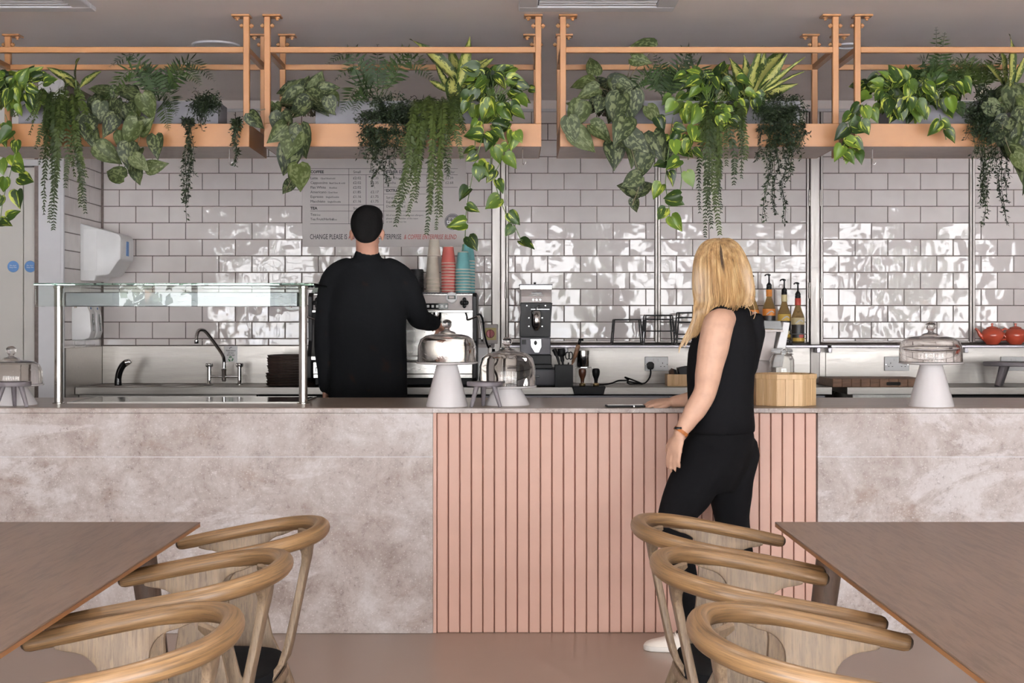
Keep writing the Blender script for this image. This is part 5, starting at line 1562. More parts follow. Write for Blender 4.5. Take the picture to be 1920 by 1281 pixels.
def vine(stem, t, pts, gap, k=1.0, d=6.12, amp=12, meshes=None):
    path = smooth_path([P(a, b, dd[0] if (dd := c) else d) for a, b, *c in [(*p[:2], *( [p[2]] if len(p) > 2 else [])) for p in pts]] if False else [P(p[0], p[1], p[2] if len(p) > 2 else d) for p in pts], 6)
    stem.tube([loc(t, q) for q in path], .0019, 5)
    out = []; acc = 0; side = random.choice((-1, 1)); tot = 0
    for i in range(1, len(path)):
        seg = (path[i] - path[i - 1]).length * F / d
        acc += seg
        if acc > gap:
            acc = 0; side = -side
            q = path[i]
            px = CX + q.x / q.y * F; py = CY - (q.z - EYE) / q.y * F
            ang = -90 + side * R(20, 65)
            ox = px + side * amp * R(.7, 1.3); oy = py + R(2, 12)
            out.append((ox, oy, k * R(.8, 1.1), ang, q.y - R(0, .04), 1))
            a_ = loc(t, q); b_ = loc(t, P(px + side * amp * .35, py + 1, q.y - .01))
            stem.tube([a_, b_], .0014, 4)
    return out
def finish(t, stem, mat='green_vine'):
    if stem.v: stem.build('stem', mat, t, smooth=True)

# --- fronds and strands: one small mesh each
def frond_mesh(path, lmax, step, mat, nm, root, droop=.15, width=.24, taper=.85, face=Vector((0, -1, .25)), start=.12, jit=1.0):
    """a rachis with paired leaflets"""
    m = MB(); n = len(path)
    tot = sum((path[i] - path[i - 1]).length for i in range(1, n))
    m.tube([p - root for p in path], [.0018 * (1 - .6 * k / (n - 1)) for k in range(n)], 4)
    acc = 0; done = 0; vs = []; fs = []
    for i in range(1, n):
        seg = path[i] - path[i - 1]; L = seg.length; acc += L; done += L
        f = done / tot
        if acc >= step and f > start:
            acc = 0
            tg = seg.normalized()
            nn = face - tg * face.dot(tg)
            if nn.length < 1e-3: nn = Vector((0, -1, 0))
            nn.normalize(); sd = tg.cross(nn)
            env = min(1.0, (f - start) / .18) * (1 - max(0, (f - .35) / .65) ** 1.6 * taper)
            ll = lmax * max(.12, env)
            for s in (-1, 1):
                dr = (sd * s * R(.75, 1.0) + tg * (.4 + R(-.3, .3) * jit) + nn * R(-.5, .5) * jit + Vector((0, 0, -droop))).normalized()
                b = path[i] - root; e = b + dr * ll * R(.75, 1.12)
                ax = dr.cross(nn).normalized() * ll * width * .5
                o = len(vs)
                q1 = b.lerp(e, .30); q2 = b.lerp(e, .65)
                vs += [b, q1 + ax, q2 + ax * .8, e, q2 - ax * .8, q1 - ax]
                fs += [(o, o + 1, o + 5), (o + 1, o + 2, o + 4, o + 5), (o + 2, o + 3, o + 4)]
    m.add(vs, fs)
    return m.build(nm, mat)
def sprig_mesh(path, root, mat, nm, ll=.017, dens=1.0, spread=.012, wide=.40):
    """a thin twig beset with tiny pointed leaves on all sides"""
    m = MB(); m.tube([p - root for p in path], .0011, 4)
    vs = []; fs = []
    for i in range(1, len(path)):
        L = (path[i] - path[i - 1]).length
        k = L / .0052 * dens; cnt = int(k) + (1 if random.random() < k - int(k) else 0)
        for _ in range(cnt):
            b = path[i - 1].lerp(path[i], random.random()) - root
            dr = Vector((R(-1, 1), R(-1, .6), R(-1.1, .5))).normalized()
            b = b + dr * R(0, spread)
            l = ll * R(.6, 1.2)
            ax = dr.cross(Vector((R(-1, 1), R(-1, 1), R(-1, 1)))).normalized() * l * wide * .5
            o = len(vs); mid = b + dr * l * .45
            vs += [b, mid + ax, b + dr * l, mid - ax]
            fs.append((o, o + 1, o + 2, o + 3))
    m.add(vs, fs)
    return m.build(nm, mat)

def sword_fern(label, base, tips, extra, planter_px, mat='fern_leaf', lmax=.060):
    t = plant('sword_fern', label, 'sword ferns in the planters', planter_px)
    root = Vector(t.location)
    b0 = P(base[0], base[1], 6.40)
    tl = [(a, b, None) for a, b in tips]
    for _ in range(extra):
        an = R(.25, PI - .25); r_ = R(60, 110)
        tl.append((base[0] + r_ * math.cos(an) * 1.1, base[1] - r_ * math.sin(an) * .72 + R(0, 25), None))
    for a, b, _ in tl:
        d1 = R(6.2, 6.5) if b < 200 else R(6.12, 6.22)
        if abs(a - base[0]) > 35: d1 = min(d1, R(6.2, 6.42))
        e = P(a, b, d1)
        up = b0.lerp(e, .55) + Vector((0, 0, .035 + .10 * abs(a - base[0]) / 100))
        path = smooth_path([b0 + Vector((R(-.02, .02), R(-.02, .02), 0)), b0.lerp(up, .5) + Vector((0, 0, .012)), up, e], 12)
        ln = sum((path[i] - path[i - 1]).length for i in range(1, len(path)))
        f = frond_mesh(path, lmax * R(1.05, 1.25), .0125, mat, 'frond', root, width=.18, taper=.9, start=.16, face=Vector((R(-.3, .3), -1, R(.1, .6))), jit=.22)
        f.parent = t
    return t
def trailing_fern(label, strands, planter_px, n_extra, spread):
    t = plant('trailing_fern', label, 'feathery trailing ferns', planter_px)
    root = Vector(t.location)
    st = list(strands)
    for _ in range(n_extra // 3):
        s = random.choice(strands)
        f = R(.35, .9)
        st.append((s[0] + R(-spread, spread), s[1] + R(-12, 12), s[2] + R(-spread, spread), s[1] + (s[3] - s[1]) * f))
    for x0, y0, x1, y1 in st:
        dF = R(6.07, 6.16)
        a = P(x0 + R(-4, 4), y0, R(6.3, 6.42))
        top = P(x0 + (x1 - x0) * .15, max(y0 - 12, 150), 6.24)
        over = P(x0 + (x1 - x0) * .35, max(y0 + 12, 232), dF)
        mid = P(x0 + (x1 - x0) * .6 + R(-7, 7), y0 + (y1 - y0) * .6, dF - .01)
        e = P(x1, y1, dF + R(-.02, .02))
        pts = [a, top, over, mid, e] if y1 > 262 else [a, top, P((x0 + x1) / 2, (top.z and max(y0, 205)), 6.17), e]
        path = smooth_path(pts, 16)
        f = frond_mesh(path, R(.026, .036), .0088, 'trailing_leaf', 'frond', root, droop=.35, width=.36, taper=.55, start=.08, face=Vector((R(-.6, .6), -1, .1)))
        f.parent = t
    return t
def small_bush(label, balls, strands, planter_px):
    t = plant('small_leaved_trailer', label, 'dark small-leaved trailing plants', planter_px)
    root = Vector(t.location)
    for cx, cy, rx, ry, n in balls:
        for _ in range(n):
            while True:
                u, v = R(-1, 1), R(-1, 1)
                if u * u + v * v < 1: break
            px, py = cx + u * rx, cy + v * ry
            e = P(px, py, dep(py, 6.2, 6.45))
            b = P(cx + u * rx * .25, cy + ry * .3, 6.36)
            path = smooth_path([b, b.lerp(e, .5) + Vector((0, -.01, .02)), e, e + Vector((R(-.02, .02), R(-.015, .01), R(-.05, -.01)))], 4)
            s = sprig_mesh(path, root, 'small_leaf', 'sprig', .017, .85, .016); s.parent = t
    for x0, y0, x1, y1 in strands:
        dF = R(6.08, 6.16)
        n = 5
        pts = [P(x0, y0, 6.26), P(x0 + (x1 - x0) * .1, max(226, y0 + 8), dF)]
        for k in range(1, n + 1):
            f = k / n
            pts.append(P(x0 + (x1 - x0) * f + R(-4, 4), max(230, y0 + 10) + (y1 - max(230, y0 + 10)) * f, dF + R(-.01, .01)))
        for q in range(3):
            path = smooth_path([p + Vector((R(-.011, .011), R(-.008, .008), 0)) for p in pts[: len(pts) - (0 if q == 0 else random.choice((0, 1, 1)))]], 6)
            s = sprig_mesh(path, root, 'small_leaf', 'strand', .019, .75, .005); s.parent = t
    return t
def dieff(label, leaves, planter_px, extra=0):
    t = plant('dumb_cane', label, 'cream-leaved upright plants', planter_px)
    stem = MB()
    for bx, by, tx_2, ty_, k in leaves:
        d0, d1 = R(6.30, 6.40), R(6.18, 6.42)
        a, b = P(bx, by, d0), P(tx_2, ty_, d1)
        v = b - a; L = v.length
        me = random.choice(CREAM)
        s = L / .26
        inst('leaf', me, t, mat=orient(loc(t, a), v + Vector((0, 0, .25 * L if b.z > a.z else 0)) * .35, Vector((R(-.5, .5), -1, R(.1, .6))), s, k / max(.3, s) if False else k))
        stem.tube([loc(t, P(bx * .5 + planter_px * .5, 205, 6.40)), loc(t, a)], [.004, .0028], 6)
    finish(t, stem)
    return t
def pothos(label, spots, vines, planter_px, k=.88):
    t = plant('golden_pothos', label, 'yellow-flecked pothos plants', planter_px)
    stem = leafy(t, POTHOS, spots, 'green_vine', planter_px, k)
    sp = []
    for v in vines: sp += vine(stem, t, v[0], v[1], k * 1.0)
    st2 = leafy(t, POTHOS, sp, 'green_vine', planter_px, 1.0)
    finish(t, stem)
    return t
def scindapsus(label, spots, vines, planter_px, k=1.0):
    t = plant('satin_pothos', label, 'silver-blotched satin pothos plants', planter_px)
    stem = leafy(t, SILVER, spots, 'brown_vine', planter_px, k)
    sp = []
    for v in vines: sp += vine(stem, t, v[0], v[1], k, amp=14)
    leafy(t, SILVER, sp, 'brown_vine', planter_px, 1.0)
    finish(t, stem, 'brown_vine')
    return t

# ---- leftmost frame
pothos('yellow-flecked pothos at the left edge, in the leftmost planter', bulk(38, 168, 62, 40, 44) + [(30, 276, 1, -70), (33, 305, 1.15, -60), (3, 312, 1, -100), (48, 336, 1, -10), (8, 346, .9, -100), (33, 372, 1.2, -70), (24, 402, 1, 10), (8, 418, 1, -20), (14, 240, .9, -90), (6, 262, .9, -80)],
       [([(10, 215, 6.2), (20, 245), (30, 275), (22, 315), (12, 350), (4, 385), (0, 425)], 60)], 38)
trailing_fern('pale feathery trailing fern hanging beside the door, in the leftmost planter',
              [(105, 190, 100, 432), (95, 190, 82, 400), (110, 195, 92, 415), (125, 195, 122, 352), (135, 195, 150, 388), (128, 195, 160, 398), (118, 190, 108, 340), (90, 190, 74, 306), (85, 185, 55, 252), (80, 180, 50, 225), (140, 195, 140, 330), (132, 190, 162, 330), (100, 185, 66, 280), (112, 180, 112, 300)], 112, 20, 16)
dieff('small cream-leaved plant peeping over the leftmost planter', [(150, 160, 82, 127, .9), (146, 160, 130, 114, 1), (142, 150, 142, 170, 1.1), (150, 165, 190, 128, 1), (140, 165, 110, 140, 1)], 145)
scindapsus('silver-blotched satin pothos in the middle of the leftmost planter',
           [(162, 238, 1.0, -80), (206, 234, .85, -100), (176, 262, .95, -60), (202, 288, 1.05, -45), (246, 214, 1.1, -90), (252, 240, 1.0, -95), (236, 268, 1.1, -80), (272, 236, .8, 60), (292, 272, .95, -75), (252, 298, .95, -100), (256, 326, .85, -88), (292, 312, .7, 0), (216, 326, .75, 170), (240, 290, .9, -100)] + bulk(225, 185, 60, 32, 16, .85),
           [([(250, 205, 6.22), (262, 250), (250, 290), (232, 315)], 60)], 222)
sword_fern('dark sword fern arching right in the leftmost planter', (300, 195), [(204, 126), (262, 128), (345, 140), (402, 152), (378, 160), (330, 216), (316, 244), (290, 135), (240, 150)], 3, 300)
small_bush('dark small-leaved trailer at the right end of the leftmost planter', [(382, 196, 32, 30, 46)], [(356, 222, 352, 416), (350, 222, 346, 380), (358, 225, 362, 330)], 380)
small_bush('little wisp of small leaves hanging over the leftmost frame\'s right post', [(443, 232, 9, 12, 8)], [(443, 232, 446, 312), (441, 232, 440, 285)], 443)
# ---- second frame
scindapsus('silver-blotched satin pothos at the left end of the second planter',
           [(572, 160, .85, 60), (546, 184, 1.0, 200), (562, 202, 1.0, -140), (600, 164, .9, 20), (624, 190, .85, -90), (514, 212, .8, -100), (530, 236, 1.05, -95), (546, 268, 1.15, -85), (540, 296, 1.1, -95), (566, 262, 1.05, -65), (554, 330, .95, -110), (540, 350, .6, -150), (478, 226, .75, -30), (590, 185, 1, -40), (616, 165, .8, 20)] + bulk(580, 182, 52, 26, 18, .9),
           [([(560, 200, 6.24), (540, 235), (536, 285), (548, 325), (536, 358)], 75)], 575)
sword_fern('dark sword fern with an upright frond in the second planter', (708, 195), [(708, 84), (612, 120), (640, 212), (628, 150), (802, 116), (815, 152), (662, 214), (752, 112), (668, 112)], 0, 705)
small_bush('dark small-leaved trailer in the middle of the second planter', [(738, 212, 68, 44, 95), (700, 258, 30, 22, 26)], [(712, 240, 702, 350), (725, 240, 722, 346), (695, 240, 690, 300), (685, 236, 680, 276), (735, 240, 738, 330), (705, 240, 698, 320), (745, 240, 750, 300)], 738)
trailing_fern('feathery trailing fern hanging in front of the menu board',
              [(800, 200, 765, 402), (795, 200, 742, 422), (820, 200, 800, 440), (825, 200, 818, 432), (790, 200, 738, 384), (830, 200, 826, 404), (845, 200, 866, 298), (840, 200, 850, 262), (810, 195, 780, 380), (815, 200, 806, 400), (805, 195, 770, 340), (835, 200, 840, 330), (780, 200, 752, 300), (850, 195, 868, 250)], 812, 24, 16)
dieff('cream-leaved upright plant between fern and pothos in the second planter', [(862, 165, 794, 72, .95), (858, 168, 888, 68, .85), (862, 170, 843, 78, .9), (846, 142, 853, 202, 1.15), (850, 180, 925, 108, 1), (845, 175, 800, 150, .9), (855, 175, 870, 100, 1), (850, 180, 812, 120, .8), (856, 170, 905, 98, .9)], 858)
pothos('bushy yellow-flecked pothos at the right end of the second planter, trailing low', bulk(922, 168, 66, 54, 62) + [(972, 212, .9, -20), (1000, 168, .6, -30), (888, 252, 1.1, 170), (935, 250, 1, -60), (962, 262, 1.1, -70)],
       [([(905, 215, 6.22), (905, 255), (892, 300), (882, 350), (874, 400), (872, 445), (868, 470)], 26), ([(925, 215, 6.22), (930, 255), (920, 300), (930, 350), (946, 395), (968, 430), (978, 455)], 25), ([(950, 215, 6.22), (958, 255), (945, 290), (925, 330)], 24), ([(895, 225, 6.2), (890, 290), (898, 330)], 26)], 920)
# ---- third frame
scindapsus('silver-blotched satin pothos at the left end of the third planter',
           [(1112, 124, .85, 100), (1092, 156, .85, 200), (1130, 160, .9, 30), (1162, 152, .9, 20), (1086, 200, .85, 160), (1082, 216, 1.0, -110), (1072, 242, 1.0, -95), (1092, 262, 1.05, -60), (1126, 246, .9, -40), (1152, 288, 1.0, -80), (1156, 202, 1.1, -90), (1186, 196, 1.1, -85), (1166, 242, 1.1, -95), (1188, 276, 1.15, -85), (1206, 306, 1.0, -90), (1232, 272, 1.05, -70), (1252, 284, .9, -60), (1182, 352, .85, 190), (1208, 352, .7, 50), (1190, 384, .55, -60), (1206, 84, .9, 170), (1200, 112, .8, -10), (1225, 215, .9, -60)] + bulk(1150, 175, 60, 35, 18, .85),
           [([(1165, 205, 6.22), (1175, 250), (1190, 300), (1200, 340), (1185, 385)], 70)], 1150)
sword_fern('dark sword fern behind the pothos in the third planter', (1250, 195), [(1226, 100), (1320, 100), (1262, 130), (1200, 142), (1235, 125), (1290, 130), (1310, 120)], 3, 1250)
pothos('bushy yellow-flecked pothos in the middle of the third planter', bulk(1335, 178, 92, 58, 84) + [(1286, 264, .9, -80), (1300, 250, 1, -100), (1238, 232, .9, -50), (1382, 232, 1, -60), (1412, 195, 1.2, -70)],
       [([(1262, 220, 6.2), (1256, 260), (1252, 300), (1248, 345), (1254, 385), (1256, 412)], 21), ([(1280, 225, 6.2), (1272, 285), (1278, 330), (1272, 380)], 27), ([(1300, 225, 6.2), (1296, 270), (1290, 300)], 20)], 1330)
trailing_fern('feathery trailing fern hanging above the blonde woman\'s head',
              [(1325, 205, 1322, 446), (1335, 205, 1350, 440), (1330, 205, 1334, 425), (1345, 205, 1338, 395), (1360, 205, 1376, 346), (1375, 205, 1390, 332), (1365, 205, 1362, 310), (1320, 205, 1312, 400), (1340, 205, 1352, 400), (1350, 205, 1345, 350), (1328, 205, 1326, 380), (1385, 205, 1398, 300)], 1348, 16, 10)
dieff('cream-leaved upright plant at the right of the third planter', [(1412, 180, 1472, 74, 1.1), (1408, 178, 1446, 100, .9), (1400, 175, 1400, 104, 1.1), (1396, 178, 1374, 116, 1), (1416, 180, 1482, 108, .8), (1420, 185, 1488, 164, 1), (1402, 168, 1412, 216, 1.1), (1420, 180, 1512, 110, .35), (1420, 182, 1502, 136, .35), (1405, 178, 1422, 96, .9), (1396, 180, 1352, 130, .8)], 1408)
small_bush('dark small-leaved trailer at the right end of the third planter', [(1462, 206, 50, 42, 84), (1475, 258, 38, 24, 30)], [(1450, 235, 1432, 416), (1470, 235, 1466, 418), (1460, 235, 1452, 402), (1490, 235, 1502, 300), (1500, 230, 1516, 252), (1425, 235, 1418, 302), (1480, 235, 1478, 340), (1440, 240, 1436, 350)], 1462)
# ---- rightmost frame
pothos('bushy yellow-flecked pothos filling the left half of the rightmost planter', bulk(1704, 176, 104, 46, 92) + [(1608, 276, 1.1, -20), (1590, 292, .9, -100), (1812, 160, 1, -60), (1800, 205, 1, -80)],
       [([(1625, 195, 6.2), (1602, 215), (1592, 245), (1586, 275), (1582, 300)], 13), ([(1640, 200, 6.2), (1612, 225), (1604, 260), (1600, 290)], 20), ([(1762, 215, 6.2), (1768, 240), (1774, 262)], 15)], 1700)
sword_fern('dark sword fern with one frond rising above the rail, rightmost planter', (1758, 190), [(1755, 52), (1772, 60), (1745, 110), (1790, 110), (1720, 110)], 3, 1756)
sword_fern('lighter sword fern near the right edge in the rightmost planter', (1838, 180), [(1815, 108), (1862, 115), (1800, 135), (1880, 140), (1840, 110), (1900, 120)], 6, 1836, 'trailing_leaf', .05)
small_bush('dark small-leaved trailer hanging near the right edge, rightmost planter', [(1842, 212, 36, 58, 90)], [(1845, 240, 1844, 424), (1870, 240, 1884, 420), (1840, 240, 1836, 382), (1855, 240, 1850, 400), (1865, 240, 1872, 350), (1832, 240, 1828, 300), (1880, 240, 1890, 380)], 1842)
dieff('cream-leaved upright plant at the right edge of the rightmost planter', [(1884, 165, 1886, 98, 1.1), (1890, 165, 1912, 70, .9), (1892, 165, 1908, 114, 1), (1880, 165, 1862, 120, .9), (1895, 165, 1930, 110, 1)], 1888)
scindapsus('silver-blotched satin pothos at the right edge, rightmost planter', [(1890, 258, 1.25, -90), (1908, 300, 1.2, -75), (1862, 206, .8, -80), (1912, 230, 1.2, -100), (1922, 330, 1.1, -70), (1900, 190, 1, -70), (1880, 240, .9, -100), (1925, 270, 1.1, -80), (1870, 180, .8, 150), (1915, 165, .9, 20)] + bulk(1905, 190, 40, 34, 12, .9), [([(1890, 205, 6.22), (1880, 240), (1900, 300)], 60)], 1900)
# ================================================================ people
def loft(m, rings, n=20):
    """rings: (centre, half axis A, half axis B)"""
    vs = []
    for c, A, B in rings:
        for k in range(n):
            a = 2 * PI * k / n
            vs.append(Vector(c) + A * math.cos(a) + B * math.sin(a))
    fs = []
    for j in range(len(rings) - 1):
        for k in range(n):
            fs.append((j * n + k, j * n + (k + 1) % n, (j + 1) * n + (k + 1) % n, (j + 1) * n + k))
    fs.append(tuple(reversed(range(n)))); fs.append(tuple(range((len(rings) - 1) * n, len(rings) * n)))
    return m.add(vs, fs)
def limb(m, pts, rs, flat=1.0, up=None, n=16, sub=5):
    """a tapering limb through joints with a radius at each"""
    pts = [Vector(p) for p in pts]
    path = smooth_path(pts, sub)
    rr = []
    for k in range(len(pts) - 1):
        for j in range(sub):
            f = j / sub; f = f * f * (3 - 2 * f)
            rr.append(rs[k] * (1 - f) + rs[k + 1] * f)
    rr.append(rs[-1])
    m.tube(path, rr, n, flat=flat, up=up, round_ends=True)
def union(m, name, mats, parent, voxel=.007, smooth_it=3, label=None):
    """fuse overlapping closed shapes into one continuous skin"""
    me = m.mesh(name)
    b = bmesh.new(); b.from_mesh(me); bmesh.ops.recalc_face_normals(b, faces=b.faces[:]); b.to_mesh(me); b.free()
    t = bpy.data.objects.new(name, me); C.objects.link(t)
    r = t.modifiers.new('r', 'REMESH'); r.mode = 'VOXEL'; r.voxel_size = voxel; r.use_smooth_shade = True
    s = t.modifiers.new('s', 'SMOOTH'); s.factor = .5; s.iterations = smooth_it
    out = bpy.data.meshes.new_from_object(t.evaluated_get(bpy.context.evaluated_depsgraph_get()))
    bpy.data.objects.remove(t)
    out.materials.clear()
    for q in (mats if isinstance(mats, list) else [mats]): out.materials.append(M[q])
    out.polygons.foreach_set('use_smooth', [True] * len(out.polygons))
    out.name = name
    o = bpy.data.objects.new(name, out); C.objects.link(o); o.parent = parent
    if label: o['label'] = label
    return o
def head(m, c, fwd, up, k=1.0):
    """skull, jaw, nose, ears, lips; fwd and up unit vectors. returns a placer"""
    side = fwd.cross(up).normalized(); up = side.cross(fwd).normalized()
    at = lambda f, s, u: Vector(c) + (fwd * f + side * s + up * u) * k
    mat = lambda: Matrix((( side.x, fwd.x, up.x), (side.y, fwd.y, up.y), (side.z, fwd.z, up.z))).to_4x4()
    m.ball(at(-.012, 0, .030), 1, 22, sc3=(.076 * k, .096 * k, .092 * k), mat=None) if False else None
    def ell(f, s, u, rs, rf, ru, n=18):
        b = bmesh.new(); bmesh.ops.create_uvsphere(b, u_segments=n, v_segments=n * 2 // 3, radius=1)
        bmesh.ops.transform(b, matrix=Matrix.Translation(at(f, s, u)) @ mat() @ Matrix.Diagonal((rs * k, rf * k, ru * k, 1)), verts=b.verts)
        m.bm(b)
    ell(-.014, 0, .032, .075, .094, .090)
    ell(.030, 0, -.030, .056, .058, .080)
    ell(.052, 0, -.082, .034, .034, .030)
    ell(.062, 0, .022, .052, .022, .030)
    ell(.074, .034, -.030, .022, .016, .022); ell(.074, -.034, -.030, .022, .016, .022)
    m.tube([at(.086, 0, .010), at(.098, 0, -.012), at(.106, 0, -.030), at(.092, 0, -.040)], [.009, .011, .014, .010], 10)
    for s in (-1, 1):
        ell(-.008, s * .077, -.012, .009, .018, .030, 12)
        ell(-.012, s * .083, -.004, .006, .014, .020, 10)
        ell(.096, s * .010, -.036, .008, .010, .007, 8)
    ell(.086, 0, -.060, .024, .012, .006, 10); ell(.084, 0, -.070, .021, .012, .006, 10)
    return at
def face_parts(at, parent, k, iris):
    for s in (-1, 1):
        e = MB().ball(at(.078, s * .031, -.002), .0118 * k, 12); e.build('eye', 'eye_white', parent, smooth=True)
        d = at(.0885, s * .031, -.002)
        MB().ball(d, .0050 * k, 10).build('iris', iris, parent, smooth=True)
        MB().tube([at(.090, s * .015, .018), at(.092, s * .032, .023), at(.080, s * .050, .017)], [.003, .0035, .002], 6).build('eyebrow', 'hair_black', parent, smooth=True)
    MB().tube([at(.0965, -.022, -.0645), at(.100, -.008, -.062), at(.100, .008, -.062), at(.0965, .022, -.0645)], [.003, .0055, .0055, .003], 8).build('lips', 'lip', parent, smooth=True)
def hand(m, wrist, palm_dir, back_dir, side_thumb, size=1.0, curl=.35, spread=.10, curls=None):
    """palm and five fingers; palm_dir from wrist to knuckles, back_dir out of the back of the hand, side_thumb towards the thumb"""
    y = palm_dir.normalized(); z = (back_dir - y * back_dir.dot(y)).normalized(); x = side_thumb - y * side_thumb.dot(y) - z * side_thumb.dot(z); x.normalize()
    at = lambda a, b, c: Vector(wrist) + (x * a + y * b + z * c) * size
    loft(m, [(at(0, -.012, 0), x * .024 * size, z * .019 * size), (at(.0, .015, 0), x * .030 * size, z * .017 * size), (at(.002, .045, .001), x * .038 * size, z * .016 * size), (at(.001, .078, .001), x * .040 * size, z * .0125 * size), (at(0, .092, 0), x * .034 * size, z * .009 * size)], 16)
    L = [(.030, .036, .024, .020), (.010, .041, .027, .022), (-.011, .038, .025, .021), (-.030, .029, .020, .018)]
    for i, (a, l1, l2, l3) in enumerate(L):
        cu = curl if curls is None else curls[i]
        p = at(a, .084 - .004 * abs(i - 1), 0); ang = -cu * .5; dirx = x * (a / .03) * spread
        q = [at(a * .9, .060, 0), p]
        for l, da in ((l1, 0), (l2, cu * 1.0), (l3, cu * .8)):
            ang -= da * .9
            p = p + (y * math.cos(ang) + z * math.sin(ang) + dirx).normalized() * l * size
            q.append(p)
        m.tube(q, [r_ * size for r_ in (.0088, .0092, .0086, .0078, .0066)], 10, round_ends=True)
    th = [at(.018, .020, -.004), at(.040, .042, -.008), at(.052, .066, -.012), at(.053, .090, -.016)]
    m.tube(th, [.013 * size, .0125 * size, .0105 * size, .0085 * size], 10, round_ends=True)

# ---------------------------------------------------------------- the woman at the counter
wd = 5.66
wf_ = Vector((-.906, .423, 0)); wl_ = Vector((-.423, -.906, 0)); UP = Vector((0, 0, 1))
WO = Vector((X(1352, wd), wd, 0))
wm = thing('person', 'woman with long blonde hair in sleeveless black top and black trousers, hand on a phone', 'person', WO)
W = lambda px, py, d: P(px, py, d) - WO
def trunk(py, pc, a, b, d=wd):           # centre px, half depth, half width
    return (W(pc, py, d), wf_ * a, wl_ * b)
body = MB()
loft(body, [trunk(850, 1354, .10, .14), trunk(800, 1354, .105, .15), trunk(740, 1352, .095, .125), trunk(690, 1352, .105, .13), trunk(640, 1355, .11, .15), trunk(612, 1360, .085, .15), trunk(596, 1364, .06, .10), trunk(585, 1365, .05, .055)])
hc = W(1347, 520, 5.672)
hf = Vector((-.50, .855, .10)).normalized()
limb(body, [W(1366, 600, 5.67), W(1364, 575, 5.665), W(1358, 548, 5.655), W(1354, 530, 5.648)], [.066, .052, .050, .05])
hat = head(body, hc, hf, UP, .93)
# left arm, hanging, hand against the thigh
sL, eL, wL = W(1346, 612, 5.515), W(1322, 735, 5.50), W(1275, 812, 5.475)
limb(body, [W(1356, 600, 5.55), sL, W(1338, 650, 5.50), W(1329, 695, 5.495), eL, W(1306, 765, 5.49), W(1290, 790, 5.48), wL], [.052, .062, .061, .053, .045, .044, .035, .0255])
hand(body, wL, W(1256, 875, 5.47) - wL, Vector((-.75, -.66, .0)), Vector((-.6, .7, -.1)), .93, .30, .02)
# right arm, forearm along the counter, fingers on the phone
sR, eR, wR = W(1400, 612, 5.80), W(1376, 733, 5.84), W(1264, 753.5, 6.0)
limb(body, [W(1385, 602, 5.77), sR, W(1392, 665, 5.82), eR, W(1330, 743, 5.92), wR], [.050, .058, .052, .043, .040, .0255])
hand(body, wR, W(1198, 756, 6.02) - wR, Vector((.12, -.25, 1)), Vector((.1, -1, -.05)), .93, .42, .10, [.52, .40, .34, .30])
# legs and ankles (inside the trousers down to the hems)
kL, aL = W(1266, 978, 5.575), W(1293, 1163, 5.63)
kR, aR = W(1374, 985, 5.75), W(1398, 1160, 5.80)
limb(body, [W(1338, 845, 5.60), W(1298, 915, 5.585), kL, W(1279, 1060, 5.60), W(1291, 1125, 5.625), aL, W(1296, 1196, 5.64)], [.085, .075, .055, .050, .040, .034, .034])
limb(body, [W(1372, 845, 5.72), W(1374, 915, 5.735), kR, W(1388, 1060, 5.77), W(1396, 1125, 5.795), aR, W(1402, 1190, 5.805)], [.085, .075, .055, .050, .040, .034, .034])
bo_ = union(body, 'body', 'skin', wm, .0055, 3)
face_parts(hat, wm, .93, 'sign_blue')
# sleeveless top
top = MB()
loft(top, [trunk(812, 1353, .128, .172), trunk(800, 1353, .130, .174), trunk(770, 1352, .128, .160), trunk(740, 1351, .130, .150), trunk(700, 1351, .134, .152), trunk(660, 1354, .134, .158), trunk(635, 1358, .124, .162), trunk(612, 1362, .104, .166), trunk(598, 1366, .082, .152), trunk(587, 1370, .070, .105), trunk(578, 1371, .062, .078)], 28)
limb(top, [W(1420, 600, 5.70), W(1412, 625, 5.70), W(1402, 690, 5.70)], [.03, .05, .04])
limb(top, [W(1362, 590, 5.60), W(1354, 597, 5.545)], [.045, .040])
limb(top, [W(1382, 590, 5.73), W(1396, 598, 5.79)], [.045, .044])
limb(top, [W(1366, 588, 5.62), W(1354, 588, 5.56), W(1342, 593, 5.53)], [.050, .043, .032])
union(top, 'sleeveless_top', 'cloth_black', wm, .009, 4)
tr_ = MB()
loft(tr_, [trunk(790, 1353, .115, .150), trunk(820, 1352, .130, .168), trunk(850, 1346, .134, .176), trunk(885, 1338, .125, .170), trunk(920, 1334, .09, .12)], 24)
limb(tr_, [W(1330, 850, 5.60), W(1296, 915, 5.585), kL, W(1277, 1060, 5.60), W(1291, 1120, 5.622), W(1291, 1150, 5.628)], [.112, .098, .073, .058, .050, .048])
limb(tr_, [W(1374, 850, 5.72), W(1370, 915, 5.735), kR, W(1388, 1060, 5.77), W(1396, 1120, 5.795), W(1397, 1150, 5.80)], [.110, .090, .070, .060, .052, .049])
union(tr_, 'trousers', 'cloth_black', wm, .009, 4)
